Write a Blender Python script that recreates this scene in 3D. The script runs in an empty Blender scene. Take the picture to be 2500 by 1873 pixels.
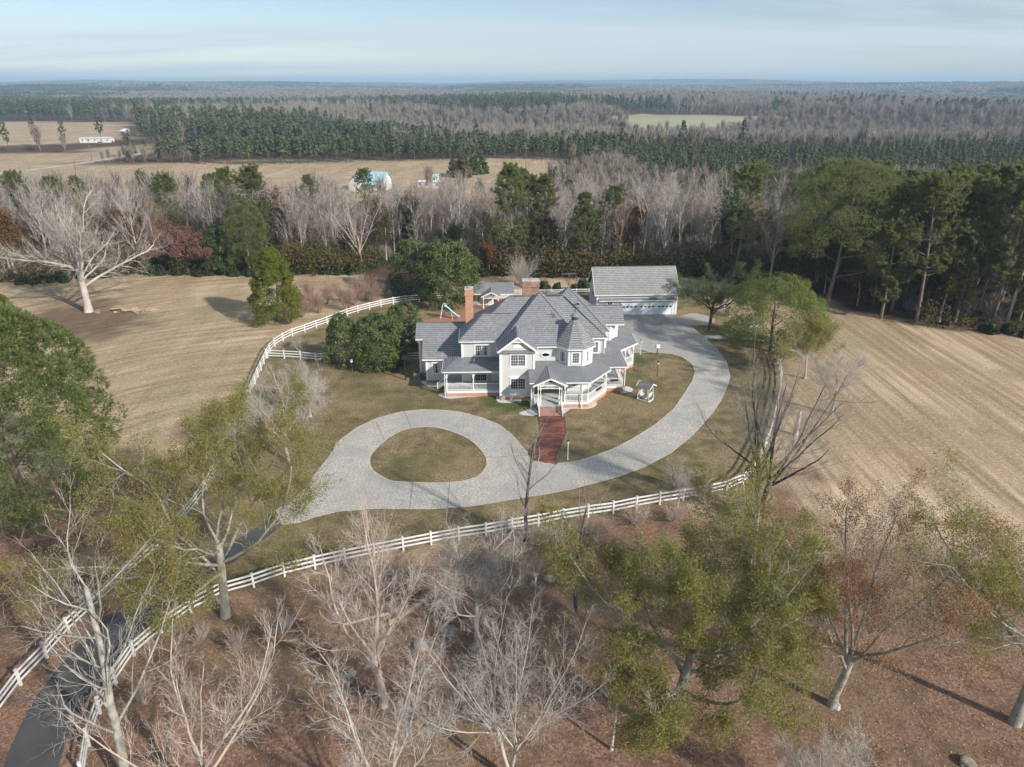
import bpy, math, random
import numpy as np
from mathutils import Vector, Matrix, geometry
R = math.radians
sc = bpy.context.scene

# ---------------------------------------------------------------- camera
cam = bpy.data.cameras.new('camera'); camo = bpy.data.objects.new('camera', cam)
sc.collection.objects.link(camo); sc.camera = camo
camo.location = (0, 0, 37.0); camo.rotation_euler = (R(90 - 23.05), 0, 0)
cam.sensor_width = 36; cam.lens = 24.77; cam.clip_start = 0.5; cam.clip_end = 40000

# ---------------------------------------------------------------- sky, sun, exposure
SUN_ELEV = 29.0; SUN_AZ = 129.5
wd = bpy.data.worlds.new('World'); sc.world = wd; wd.use_nodes = True
def build_world():
    nt = wd.node_tree; nt.nodes.clear(); N = nt.nodes.new; L = nt.links.new
    out = N('ShaderNodeOutputWorld'); bg = N('ShaderNodeBackground'); L(bg.outputs[0], out.inputs[0])
    sky = N('ShaderNodeTexSky'); sky.sky_type = 'NISHITA'; sky.sun_disc = False
    sky.sun_elevation = R(SUN_ELEV); sky.sun_rotation = R(SUN_AZ)
    sky.air_density = 1.0; sky.dust_density = 0.15; sky.ozone_density = 2.2; sky.altitude = 200
    bg.inputs['Strength'].default_value = 0.095
    tc = N('ShaderNodeTexCoord'); sep = N('ShaderNodeSeparateXYZ'); L(tc.outputs['Generated'], sep.inputs[0])
    # high thin cirrus: direction projected on a high plane, then stretched noise
    zz = N('ShaderNodeMath'); zz.operation = 'MAXIMUM'; zz.inputs[1].default_value = 0.0; L(sep.outputs[2], zz.inputs[0])
    za = N('ShaderNodeMath'); za.operation = 'ADD'; za.inputs[1].default_value = 0.09; L(zz.outputs[0], za.inputs[0])
    dx = N('ShaderNodeMath'); dx.operation = 'DIVIDE'; L(sep.outputs[0], dx.inputs[0]); L(za.outputs[0], dx.inputs[1])
    dy = N('ShaderNodeMath'); dy.operation = 'DIVIDE'; L(sep.outputs[1], dy.inputs[0]); L(za.outputs[0], dy.inputs[1])
    cb = N('ShaderNodeCombineXYZ'); L(dx.outputs[0], cb.inputs[0]); L(dy.outputs[0], cb.inputs[1])
    mp = N('ShaderNodeMapping'); mp.inputs['Rotation'].default_value = (0, 0, R(-24)); mp.inputs['Scale'].default_value = (0.16, 0.62, 1)
    mp.inputs['Location'].default_value = (1.15, 0.35, 0)
    L(cb.outputs[0], mp.inputs[0])
    n1 = N('ShaderNodeTexNoise'); n1.inputs['Scale'].default_value = 1.1; n1.inputs['Detail'].default_value = 8; n1.inputs['Roughness'].default_value = 0.58; n1.inputs['Distortion'].default_value = 0.5
    L(mp.outputs[0], n1.inputs['Vector'])
    rp = N('ShaderNodeValToRGB'); rp.color_ramp.elements[0].position = 0.41; rp.color_ramp.elements[1].position = 0.60
    rp.color_ramp.elements[0].color = (0.16, 0.16, 0.16, 1); rp.color_ramp.elements[1].color = (0.97, 0.97, 0.97, 1)
    L(n1.outputs['Fac'], rp.inputs[0])
    mx = N('ShaderNodeMix'); mx.data_type = 'RGBA'; mx.inputs['B'].default_value = (4.85, 5.55, 6.1, 1)
    el = N('ShaderNodeMapRange'); el.inputs['From Min'].default_value = 0.0; el.inputs['From Max'].default_value = 0.16; el.inputs['To Min'].default_value = 0.95; el.inputs['To Max'].default_value = 1.0; L(sep.outputs[2], el.inputs['Value'])
    cf = N('ShaderNodeMath'); cf.operation = 'MULTIPLY'; L(rp.outputs['Color'], cf.inputs[0]); L(el.outputs[0], cf.inputs[1])
    L(cf.outputs[0], mx.inputs['Factor'])
    ti = N('ShaderNodeMix'); ti.data_type = 'RGBA'; ti.blend_type = 'MULTIPLY'; ti.inputs['Factor'].default_value = 1.0; ti.inputs['B'].default_value = (0.76, 0.77, 0.84, 1); L(sky.outputs[0], ti.inputs['A']); L(ti.outputs['Result'], mx.inputs['A'])
    L(mx.outputs['Result'], bg.inputs['Color'])
build_world()
sun = bpy.data.lights.new('sun', 'SUN'); suno = bpy.data.objects.new('sun', sun); sc.collection.objects.link(suno)
sun.energy = 4.0; sun.angle = R(1.8); sun.color = (1.0, 0.935, 0.84)
_sd = Vector((math.sin(R(SUN_AZ)) * math.cos(R(SUN_ELEV)), math.cos(R(SUN_AZ)) * math.cos(R(SUN_ELEV)), math.sin(R(SUN_ELEV))))
suno.rotation_euler = _sd.to_track_quat('Z', 'Y').to_euler(); suno.location = (60, -60, 90)
vs = sc.view_settings; vs.view_transform = 'Standard'; vs.look = 'None'; vs.exposure = 0.58; vs.gamma = 1.0; vs.use_curve_mapping = False
sc.render.engine = 'CYCLES'
cy = sc.cycles; cy.max_bounces = 5; cy.diffuse_bounces = 2; cy.glossy_bounces = 2; cy.transmission_bounces = 4
cy.transparent_max_bounces = 8; cy.volume_bounces = 0; cy.caustics_reflective = False; cy.caustics_refractive = False
cy.use_denoising = True; cy.use_adaptive_sampling = True; cy.adaptive_threshold = 0.025; cy.sample_clamp_indirect = 4.0

# ---------------------------------------------------------------- helpers
COL = sc.collection
def link(o, parent=None):
    COL.objects.link(o)
    if parent is not None: o.parent = parent
    return o
def tag(o, label=None, cat=None, group=None, kind=None):
    if label: o['label'] = label
    if cat: o['category'] = cat
    if group: o['group'] = group
    if kind: o['kind'] = kind
    return o
def empty(name, loc=(0, 0, 0), rz=0.0, label=None, cat=None, group=None):
    o = bpy.data.objects.new(name, None); o.location = loc; o.rotation_euler = (0, 0, rz); o.empty_display_size = 0.5
    link(o); return tag(o, label, cat, group)
def copy_tree(o, loc=None, rz=0.0, s=1.0, label=None, group=None, parent=None):
    c = o.copy(); COL.objects.link(c)
    if parent is not None: c.parent = parent
    elif loc is not None:
        c.location = loc; c.rotation_euler = (0, 0, rz); c.scale = (s, s, s) if not isinstance(s, tuple) else s
        if label: c['label'] = label
        if group: c['group'] = group
    for ch in list(o.children): copy_tree(ch, parent=c)
    return c

def np_mesh(name, V, Q=None, T=None, mat=None, smooth=False):
    V = np.asarray(V, np.float32).reshape(-1, 3); me = bpy.data.meshes.new(name)
    nq = 0 if Q is None else len(Q); ntr = 0 if T is None else len(T)
    me.vertices.add(len(V)); me.vertices.foreach_set('co', V.ravel())
    idx = []
    if nq: idx.append(np.asarray(Q, np.int32).ravel())
    if ntr: idx.append(np.asarray(T, np.int32).ravel())
    idx = np.concatenate(idx); me.loops.add(len(idx)); me.loops.foreach_set('vertex_index', idx)
    me.polygons.add(nq + ntr)
    st = np.concatenate([np.arange(nq) * 4, nq * 4 + np.arange(ntr) * 3]).astype(np.int32)
    me.polygons.foreach_set('loop_start', st)
    if smooth: me.polygons.foreach_set('use_smooth', np.ones(nq + ntr, bool))
    me.update(calc_edges=True)
    if mat: me.materials.append(mat)
    return me

class MB:
    """collects faces for one mesh"""
    def __init__(s): s.v = []; s.f = []
    def face(s, pts):
        b = len(s.v); s.v += [tuple(p) for p in pts]; s.f.append(list(range(b, b + len(pts)))); return s
    def box(s, x0, x1, y0, y1, z0, z1):
        b = len(s.v)
        s.v += [(x0, y0, z0), (x1, y0, z0), (x1, y1, z0), (x0, y1, z0), (x0, y0, z1), (x1, y0, z1), (x1, y1, z1), (x0, y1, z1)]
        for q in ((0, 3, 2, 1), (4, 5, 6, 7), (0, 1, 5, 4), (1, 2, 6, 5), (2, 3, 7, 6), (3, 0, 4, 7)): s.f.append([b + i for i in q])
        return s
    def prism(s, poly, z0, z1):
        n = len(poly); b = len(s.v)
        s.v += [(p[0], p[1], z0) for p in poly] + [(p[0], p[1], z1) for p in poly]
        s.f.append([b + i for i in range(n)][::-1]); s.f.append([b + n + i for i in range(n)])
        for i in range(n): j = (i + 1) % n; s.f.append([b + i, b + j, b + n + j, b + n + i])
        return s
    def bar(s, a, c, w, h=None):
        """rectangular bar from a to c, w wide, h high"""
        h = w if h is None else h; a = Vector(a); c = Vector(c); d = (c - a)
        if d.length < 1e-6: return s
        d.normalize(); up = Vector((0, 0, 1)) if abs(d.z) < 0.9 else Vector((0, 1, 0))
        sd = d.cross(up).normalized(); u2 = sd.cross(d).normalized(); b = len(s.v)
        for p in (a, c):
            for (i, j) in ((-1, -1), (1, -1), (1, 1), (-1, 1)): s.v.append(tuple(p + sd * (i * w / 2) + u2 * (j * h / 2)))
        for q in ((0, 1, 2, 3), (7, 6, 5, 4), (0, 4, 5, 1), (1, 5, 6, 2), (2, 6, 7, 3), (3, 7, 4, 0)): s.f.append([b + i for i in q])
        return s
    def tube(s, pts, r, n=8, cap=True):
        rs = r if isinstance(r, (list, tuple)) else [r] * len(pts); b = len(s.v); k = len(pts)
        for i, p in enumerate(pts):
            p = Vector(p); d = (Vector(pts[min(i + 1, k - 1)]) - Vector(pts[max(i - 1, 0)])).normalized()
            up = Vector((0, 0, 1)) if abs(d.z) < 0.9 else Vector((0, 1, 0)); a = d.cross(up).normalized(); c = d.cross(a).normalized()
            for j in range(n):
                t = 2 * math.pi * j / n; s.v.append(tuple(p + (a * math.cos(t) + c * math.sin(t)) * rs[i]))
        for i in range(k - 1):
            for j in range(n): s.f.append([b + i * n + j, b + i * n + (j + 1) % n, b + (i + 1) * n + (j + 1) % n, b + (i + 1) * n + j])
        if cap: s.f.append([b + j for j in range(n)]); s.f.append([b + (k - 1) * n + j for j in range(n)][::-1])
        return s
    def mesh(s, name, mat, off=(0, 0, 0), uv=True, smooth=False):
        me = bpy.data.meshes.new(name)
        me.from_pydata([(v[0] - off[0], v[1] - off[1], v[2] - off[2]) for v in s.v], [], s.f); me.validate(); me.update()
        if uv:
            ul = me.uv_layers.new(name='UVMap').data
            for p in me.polygons:
                n = p.normal; u = Vector((-n.y, n.x, 0))
                if u.length < 1e-3: u = Vector((1, 0, 0))
                u.normalize(); w = n.cross(u)
                for li in p.loop_indices:
                    co = me.vertices[me.loops[li].vertex_index].co; ul[li].uv = (co.dot(u), co.dot(w))
        if smooth:
            for p in me.polygons: p.use_smooth = True
        if mat: me.materials.append(mat)
        return me
    def build(s, name, mat, parent=None, off=(0, 0, 0), label=None, smooth=False):
        o = bpy.data.objects.new(name, s.mesh(name, mat, off, smooth=smooth)); link(o, parent)
        if label: o['label'] = label
        return o

# ---------------------------------------------------------------- materials
MATS = {}
class NB:
    def __init__(s, name):
        s.m = bpy.data.materials.new(name); s.m.use_nodes = True; s.nt = s.m.node_tree; s.nt.nodes.clear()
        s.out = s.n('ShaderNodeOutputMaterial'); MATS[name] = s.m
    def n(s, t, **k):
        x = s.nt.nodes.new(t)
        for a, b in k.items(): setattr(x, a, b)
        return x
    def l(s, a, b): s.nt.links.new(a, b)
    def noise(s, vec, scale, detail=4, rough=0.55, dist=0.0):
        x = s.n('ShaderNodeTexNoise'); x.inputs['Scale'].default_value = scale; x.inputs['Detail'].default_value = detail
        x.inputs['Roughness'].default_value = rough; x.inputs['Distortion'].default_value = dist
        if vec is not None: s.l(vec, x.inputs['Vector'])
        return x.outputs['Fac']
    def ramp(s, fac, stops):
        x = s.n('ShaderNodeValToRGB'); e = x.color_ramp.elements
        while len(e) < len(stops): e.new(0.5)
        for i, (p, c) in enumerate(stops):
            e[i].position = p; e[i].color = (*c, 1) if not isinstance(c, (int, float)) else (c, c, c, 1)
        s.l(fac, x.inputs[0]); return x.outputs['Color']
    def mix(s, fac, a, b, mode='MIX'):
        x = s.n('ShaderNodeMix', data_type='RGBA', blend_type=mode)
        for sock, v in ((x.inputs['Factor'], fac), (x.inputs['A'], a), (x.inputs['B'], b)):
            if isinstance(v, (int, float)): sock.default_value = v
            elif isinstance(v, tuple): sock.default_value = (*v, 1)
            else: s.l(v, sock)
        return x.outputs['Result']
    def math(s, op, a, b=0.0, clamp=False):
        x = s.n('ShaderNodeMath', operation=op, use_clamp=clamp)
        for i, v in enumerate((a, b)):
            if isinstance(v, (int, float)): x.inputs[i].default_value = v
            else: s.l(v, x.inputs[i])
        return x.outputs[0]
    def mapping(s, vec, scale=(1, 1, 1), rot=(0, 0, 0), loc=(0, 0, 0)):
        x = s.n('ShaderNodeMapping'); x.inputs['Scale'].default_value = scale; x.inputs['Rotation'].default_value = rot; x.inputs['Location'].default_value = loc
        s.l(vec, x.inputs[0]); return x.outputs[0]
    def coord(s, k='Object'): return s.n('ShaderNodeTexCoord').outputs[k]
    def bump(s, h, strength=0.5, dist=0.05):
        x = s.n('ShaderNodeBump'); x.inputs['Strength'].default_value = strength; x.inputs['Distance'].default_value = dist
        s.l(h, x.inputs['Height']); return x.outputs[0]
    def done(s, color, rough=0.8, normal=None, spec=0.3, metal=0.0, emis=None):
        p = s.n('ShaderNodeBsdfPrincipled')
        if isinstance(color, tuple): p.inputs['Base Color'].default_value = (*color, 1)
        else: s.l(color, p.inputs['Base Color'])
        if isinstance(rough, (int, float)): p.inputs['Roughness'].default_value = rough
        else: s.l(rough, p.inputs['Roughness'])
        p.inputs['Specular IOR Level'].default_value = spec; p.inputs['Metallic'].default_value = metal
        if normal is not None: s.l(normal, p.inputs['Normal'])
        s.l(p.outputs[0], s.out.inputs[0]); return s.m

def mat_plain(name, c, rough=0.6, var=0.12, scale=1.5, spec=0.3, metal=0.0):
    b = NB(name); v = b.coord()
    f = b.noise(v, scale, 6, 0.6); d = tuple(x * (1 - var * 1.6) for x in c); u = tuple(min(1, x * (1 + var)) for x in c)
    return b.done(b.ramp(f, [(0.3, d), (0.7, u)]), rough, None, spec, metal)
def mat_siding(name, c):
    b = NB(name); uv = b.coord('UV'); sx = b.n('ShaderNodeSeparateXYZ'); b.l(uv, sx.inputs[0])
    t = b.math('FRACT', b.math('MULTIPLY', sx.outputs[1], 1 / 0.16))
    lap = b.math('LESS_THAN', t, 0.10)
    f = b.noise(b.coord(), 0.8, 5)
    col = b.mix(f, tuple(x * 0.93 for x in c), tuple(min(1, x * 1.05) for x in c))
    col = b.mix(b.math('MULTIPLY', lap, 0.25), col, tuple(x * 0.55 for x in c))
    return b.done(col, 0.55, b.bump(t, 0.35, 0.012))
def mat_shingle(name, c1, c2, cm, row=0.25, wid=0.34):
    b = NB(name); uv = b.coord('UV')
    br = b.n('ShaderNodeTexBrick'); b.l(uv, br.inputs['Vector'])
    br.inputs['Scale'].default_value = 1.0; br.inputs['Brick Width'].default_value = wid; br.inputs['Row Height'].default_value = row
    br.inputs['Mortar Size'].default_value = 0.03; br.inputs['Mortar Smooth'].default_value = 0.3; br.offset = 0.5
    br.inputs['Color1'].default_value = (*c1, 1); br.inputs['Color2'].default_value = (*c2, 1); br.inputs['Mortar'].default_value = (*cm, 1)
    sx = b.n('ShaderNodeSeparateXYZ'); b.l(uv, sx.inputs[0]); t = b.math('FRACT', b.math('MULTIPLY', sx.outputs[1], 1 / row))
    st = b.noise(b.mapping(b.coord(), (0.6, 0.6, 0.25)), 0.9, 5); fn = b.noise(b.coord(), 9, 3)
    col = b.mix(b.ramp(st, [(0.40, 0.0), (0.68, 0.5)]), br.outputs['Color'], tuple(x * 0.62 for x in c1))
    col = b.mix(b.math('MULTIPLY', fn, 0.3), col, tuple(x * 1.35 for x in c2))
    col = b.mix(b.math('MULTIPLY', b.math('LESS_THAN', t, 0.2), 0.62), col, cm)
    return b.done(col, 0.62, b.bump(b.math('ADD', b.math('MULTIPLY', t, -1.0), b.math('MULTIPLY', br.outputs['Fac'], -0.6)), 0.6, 0.03), spec=0.35)
def mat_brick(name, c1, c2, cm, row=0.085, wid=0.24, dirt=0.3, dc=(0.06, 0.045, 0.04)):
    b = NB(name); br = b.n('ShaderNodeTexBrick'); b.l(b.coord('UV'), br.inputs['Vector'])
    br.inputs['Scale'].default_value = 1.0; br.inputs['Brick Width'].default_value = wid; br.inputs['Row Height'].default_value = row; br.inputs['Mortar Size'].default_value = 0.012
    br.inputs['Color1'].default_value = (*c1, 1); br.inputs['Color2'].default_value = (*c2, 1); br.inputs['Mortar'].default_value = (*cm, 1)
    f = b.noise(b.coord(), 1.6, 6, 0.65)
    col = b.mix(b.ramp(f, [(0.45, 0.0), (0.72, dirt)]), br.outputs['Color'], dc)
    col = b.mix(b.math('MULTIPLY', b.noise(b.coord(), 14, 2), 0.35), col, c2)
    return b.done(col, 0.85, b.bump(br.outputs['Fac'], -0.5, 0.015))
def mat_bark(name, c1, c2, c3=None, s=1.0):
    b = NB(name); v = b.coord()
    f = b.noise(b.mapping(v, (1, 1, 0.35)), 5 * s, 5, 0.65); g = b.noise(v, 0.55 * s, 3)
    col = b.ramp(f, [(0.3, c2), (0.62, c1)])
    if c3: col = b.mix(b.ramp(g, [(0.42, 0.0), (0.62, 0.75)]), col, c3)
    oi = b.n('ShaderNodeObjectInfo'); col = b.mix(b.math('MULTIPLY', oi.outputs['Random'], 0.35), col, tuple(x * 0.7 for x in c1))
    return b.done(col, 0.9, b.bump(f, 0.6, 0.03), spec=0.15)
def mat_leaf(name, cols, trans=0.3, rough=0.55, spec=0.25, obvar=0.35, obcol=None):
    """cols: list of colours met at random from leaf to leaf"""
    b = NB(name); ge = b.n('ShaderNodeNewGeometry'); oi = b.n('ShaderNodeObjectInfo')
    st = [((i + 0.5) / len(cols), c) for i, c in enumerate(cols)]
    col = b.ramp(ge.outputs['Random Per Island'], st)
    g = b.noise(b.coord(), 0.35, 3); col = b.mix(b.ramp(g, [(0.4, 0.0), (0.65, 0.45)]), col, cols[-1])
    if obcol: col = b.mix(b.math('MULTIPLY', oi.outputs['Random'], obvar), col, obcol)
    p = b.n('ShaderNodeBsdfPrincipled'); b.l(col, p.inputs['Base Color']); p.inputs['Roughness'].default_value = rough; p.inputs['Specular IOR Level'].default_value = spec
    t = b.n('ShaderNodeBsdfTranslucent'); b.l(col, t.inputs[0]); mx = b.n('ShaderNodeMixShader'); mx.inputs[0].default_value = trans
    b.l(p.outputs[0], mx.inputs[1]); b.l(t.outputs[0], mx.inputs[2]); b.l(mx.outputs[0], b.out.inputs[0]); return b.m

WHITE = mat_plain('white_paint', (0.78, 0.78, 0.77), 0.45, 0.05, 0.9)
FENCE = mat_plain('white_vinyl', (0.74, 0.735, 0.715), 0.5, 0.16, 0.55)
SIDING = mat_siding('grey_lap_siding', (0.60, 0.60, 0.595))
SHING = mat_shingle('grey_shingles', (0.20, 0.207, 0.22), (0.30, 0.305, 0.315), (0.06, 0.063, 0.072), 0.30, 0.36)
SHINGG = mat_shingle('weathered_grey_shingles', (0.25, 0.248, 0.24), (0.345, 0.34, 0.325), (0.075, 0.075, 0.078), 0.36, 0.34)
SHINGW = mat_shingle('worn_wood_shingles', (0.16, 0.15, 0.15), (0.30, 0.27, 0.26), (0.05, 0.045, 0.045), 0.2, 0.22)
BRICK = mat_brick('orange_brick', (0.50, 0.21, 0.115), (0.58, 0.29, 0.17), (0.42, 0.34, 0.28), dirt=0.25)
BRICKW = mat_brick('weathered_brick', (0.33, 0.155, 0.105), (0.44, 0.25, 0.175), (0.30, 0.25, 0.215), dirt=0.9)
PORCHF = mat_plain('porch_floor_paint', (0.48, 0.49, 0.49), 0.4, 0.08, 0.7)
DARK = mat_plain('dark_metal', (0.028, 0.028, 0.03), 0.5, 0.2, 3)
GREYM = mat_plain('grey_metal', (0.33, 0.34, 0.35), 0.45, 0.15, 3, metal=0.4)
COPPER = mat_plain('aged_copper', (0.15, 0.085, 0.06), 0.5, 0.3, 4, metal=0.5)
VERDI = mat_plain('green_copper', (0.20, 0.28, 0.235), 0.6, 0.35, 5)
DARK_FILL = mat_plain('dark_interior', (0.03, 0.032, 0.035), 0.7, 0.3, 2)  # near-black colour stands in for unlit insides behind glass and openings
CURT = mat_plain('white_curtain', (0.80, 0.79, 0.76), 0.9, 0.12, 4)
DOORW = mat_plain('stained_door_wood', (0.16, 0.065, 0.035), 0.4, 0.25, 3)
GDOOR = mat_plain('garage_door_paint', (0.74, 0.79, 0.82), 0.45, 0.04, 0.8)
SLIDEB = mat_plain('pale_blue_fibreglass', (0.42, 0.66, 0.76), 0.35, 0.08, 2)
CONC = mat_plain('pale_concrete', (0.50, 0.49, 0.47), 0.85, 0.2, 1.4)
def _glass():
    b = NB('window_glass'); lw = b.n('ShaderNodeFresnel'); lw.inputs[0].default_value = 1.5
    t = b.n('ShaderNodeBsdfTransparent'); t.inputs[0].default_value = (0.95, 0.97, 0.97, 1); g = b.n('ShaderNodeBsdfGlossy'); g.inputs['Roughness'].default_value = 0.03
    mx = b.n('ShaderNodeMixShader'); b.l(lw.outputs[0], mx.inputs[0]); b.l(t.outputs[0], mx.inputs[1]); b.l(g.outputs[0], mx.inputs[2]); b.l(mx.outputs[0], b.out.inputs[0]); return b.m
GLASS = _glass()

# ---------------------------------------------------------------- terrain
def sstep(a, b, x):
    t = np.clip((x - a) / (b - a), 0, 1); return t * t * (3 - 2 * t)
def terrain(x, y):
    x = np.asarray(x, float); y = np.asarray(y, float); d = np.hypot(x, y)
    z = sstep(420, 1500, d) * (4.5 * np.sin(x / 290 + 0.6) + 4.0 * np.sin(y / 330 + x / 610 + 1.0) - 2.0)
    z = z - (15.0 + 6.0 * sstep(60, 140, x)) * sstep(425, 520, y) * (1 - sstep(770, 860, y)) * sstep(-190, -90, x)
    z = z + sstep(1400, 3600, d) * (6 * np.sin(x / 700 + 2.0 + y / 1900) + 7 * np.sin(y / 560 + x / 1500) + 4)
    z = z + sstep(3800, 8200, d) * (22 + 7 * np.sin(x / 1050 + 0.3) + 5 * np.sin(x / 430 + 2 + y / 900) + 2.5 * np.sin(x / 190 + y / 300))
    return z
def in_poly(x, y, P):
    c = np.zeros(np.shape(x), bool); n = len(P)
    for i in range(n):
        (x0, y0), (x1, y1) = P[i], P[(i + 1) % n]
        if y0 == y1: continue
        k = (y0 > y) != (y1 > y); c ^= k & (x < (x1 - x0) * (y - y0) / (y1 - y0) + x0)
    return c
def poly_dist(x, y, P):
    """signed distance, positive inside"""
    d = np.full(np.shape(x), 1e9); n = len(P)
    for i in range(n):
        ax, ay = P[i]; bx, by = P[(i + 1) % n]; ux, uy = bx - ax, by - ay; l2 = ux * ux + uy * uy + 1e-9
        t = np.clip(((x - ax) * ux + (y - ay) * uy) / l2, 0, 1); d = np.minimum(d, np.hypot(x - ax - t * ux, y - ay - t * uy))
    return np.where(in_poly(x, y, P), d, -d)
def catmull(P, k=6, closed=False):
    P = [Vector((p[0], p[1], 0)) for p in P]; n = len(P); out = []
    for i in range(n if closed else n - 1):
        g = (lambda j: P[j % n]) if closed else (lambda j: P[min(max(j, 0), n - 1)])
        a, b, c, d = g(i - 1), g(i), g(i + 1), g(i + 2)
        for q in range(k):
            t = q / k; v = 0.5 * ((2 * b) + (c - a) * t + (2 * a - 5 * b + 4 * c - d) * t * t + (3 * b - a - 3 * c + d) * t ** 3); out.append((v.x, v.y))
    if not closed: out.append((P[-1].x, P[-1].y))
    return out

FRONT_FENCE = [(-24.7,28.5),(-25.6,30.6),(-26.2,32.8),(-26.5,35.2),(-26.5,38.1),(-25.7,40.2),(-24.4,42.4),(-22.9,44.2),(-20.9,45.2),(-18.8,46.6),(-16.8,47.5),(-14.5,48.4),(-12.3,49.2),(-10.0,50.0),(-7.6,50.8),(-5.3,51.6),(-2.8,52.2),(-0.5,53.0),(1.8,53.6),(4.0,54.4),(6.2,55.1),(8.4,55.6),(10.5,56.2),(12.6,57.0),(16.5,58.1),(20.2,59.3),(21.9,60.2),(23.6,61.5),(25.1,63.5),(26.7,66.4),(28.2,69.2),(29.9,72.6),(32.1,77.6),(34.5,83.1),(36.6,88.6),(38.1,93.9),(39.1,99.3)]
RIGHT_FENCE = [(39.7,108.8),(39.4,110.9),(38.9,112.7)]
GATE_FENCE = [(37.4,116.0),(37.0,118.4),(36.6,120.6)]
YARD_FENCE = [(36.3,128.1),(35.0,129.5),(32.9,131.2)]
LEFT_FENCE = [(-32.4,30.5),(-32.7,33.4),(-32.8,35.9),(-32.5,38.2),(-32.4,40.9),(-31.9,43.1),(-31.4,45.6),(-31.0,48.3),(-30.4,51.2),(-30.1,55.3),(-30.1,59.4),(-30.5,63.1),(-31.4,67.7),(-32.2,72.1),(-33.1,77.8),(-33.4,80.9),(-34.0,85.0),(-34.7,88.6),(-35.4,93.3),(-36.0,96.7),(-36.3,100.9),(-35.9,103.1),(-35.4,105.0),(-34.6,106.8),(-33.5,108.2),(-32.2,110.3),(-31.1,112.0),(-29.1,115.8),(-27.8,117.7),(-26.5,119.3),(-23.2,122.6),(-21.3,123.9),(-19.0,125.2),(-14.5,126.5),(-10.0,127.6)]
BACK_FENCE = [(0.1,129.0),(7.5,129.2),(14.6,129.8)]
CROSS_FENCE = [(-35.8,96.5),(-33.2,96.2),(-30.4,95.7),(-28.2,95.0),(-25.7,95.0),(-20.7,94.9),(-14.3,95.2),(-13.1,95.4)]
LAWN = FRONT_FENCE[5:] + [(39.7,108.8),(37.6,116.7),(35.0,129.5),(32.1,130.7),(14.7,130.1),(0.0,129.0),(-10.0,127.6)] + LEFT_FENCE[::-1][2:-6]
LITTER = [(-29.4,15.6),(-54.3,42.3),(-51.5,61.3),(-43.1,69.2),(-34.6,67.3),(-29.5,59.8)] + FRONT_FENCE[8:30] + [(27.2,63.8),(28.1,58.3),(30.0,53.5),(33.4,49.9),(39.1,45.1),(43.0,39.7),(34.4,15.6)]
WOODL = [(-150.2,136.0),(-105.7,142.4),(-107.1,156.9),(-84.0,156.9),(-74.1,151.2),(-54.5,151.2),(-35.3,149.3),(-24.0,139.1),(-18.0,124.7),(0.0,149.3),(17.5,147.9),(39.4,147.9),(58.8,139.1),(58.6,119.6),(65.8,113.8),(82.3,107.4),(101.2,98.9),(224.6,238.7),(-251.8,238.7)]
OAKL = [(-81.7,112.7),(-84.9,124.7),(-76.6,126.0),(-67.2,120.8),(-61.1,112.7),(-62.2,105.4),(-70.1,104.5)]

def build_ground():
    def axis(lo, hi, step, far_lo, far_hi, g):
        a = list(np.arange(lo, hi + 1e-6, step)); s = step
        up = []; v = a[-1]
        while v < far_hi: s *= g; v += s; up.append(v)
        s = step; dn = []; v = a[0]
        while v > far_lo: s *= g; v -= s; dn.append(v)
        return np.array(dn[::-1] + a + up)
    X = axis(-100, 100, 1.05, -9500, 9500, 1.085); Y = axis(24, 175, 1.0, -300, 11000, 1.055)
    gx, gy = np.meshgrid(X, Y); nx, ny = len(X), len(Y); x = gx.ravel(); y = gy.ravel(); z = terrain(x, y)
    rng = np.random.default_rng(3)
    # a few octaves of smooth variation used to fray the borders between covers
    w = sum(a * np.sin(x * f * np.cos(t) + y * f * np.sin(t) + p) for a, f, t, p in
            [(0.5, 0.23, 0.4, 1), (0.5, 0.31, 1.7, 2), (0.4, 0.62, 2.5, 0), (0.4, 0.71, 0.9, 3), (0.3, 1.5, 1.2, 4), (0.3, 1.9, 2.9, 5)])
    near = (np.hypot(x, y - 90) < 320)
    def cov(P, wd, fr):
        m = np.zeros(len(x)); m[near] = sstep(-wd, wd, poly_dist(x[near], y[near], P) + w[near] * fr); return m
    lawn = cov(LAWN, 0.9, 0.5); litter = cov(LITTER, 4.0, 3.2); wood = np.maximum(cov(WOODL, 2.0, 1.2), 0.75 * cov(OAKL, 5, 3.0))
    wood = np.where(near, wood, 0.0)
    # far land: woods floor between open meadows
    far = np.maximum(sstep(380, 700, np.hypot(x, y)), sstep(222, 250, y))
    field = np.zeros(len(x))
    for P in FIELDS: field = np.maximum(field, sstep(-6, 6, poly_dist(x, y, P)))
    wood = np.maximum(wood, far * (1 - field))
    idx = np.arange(nx * ny).reshape(ny, nx); Q = np.stack([idx[:-1, :-1], idx[:-1, 1:], idx[1:, 1:], idx[1:, :-1]], -1).reshape(-1, 4)
    me = np_mesh('ground', np.stack([x, y, z], 1), Q, smooth=True)
    ca = me.color_attributes.new('cover', 'FLOAT_COLOR', 'POINT'); c = np.ones((len(x), 4), np.float32)
    c[:, 0] = lawn; c[:, 1] = litter; c[:, 2] = wood; ca.data.foreach_set('color', c.ravel())
    gr = np.zeros(len(x)); kk = near
    for P in GREENS: gr[kk] = np.maximum(gr[kk], sstep(-0.9, 0.7, poly_dist(x[kk], y[kk], P) + w[kk] * .25))
    gr = np.maximum(gr, .9 * sstep(-10, 10, poly_dist(x, y, FIELDS[4])))
    ga = me.attributes.new('green', 'FLOAT', 'POINT'); ga.data.foreach_set('value', gr.astype(np.float32))
    me.materials.append(mat_ground()); o = link(bpy.data.objects.new('ground', me)); tag(o, kind='structure'); return o
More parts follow.
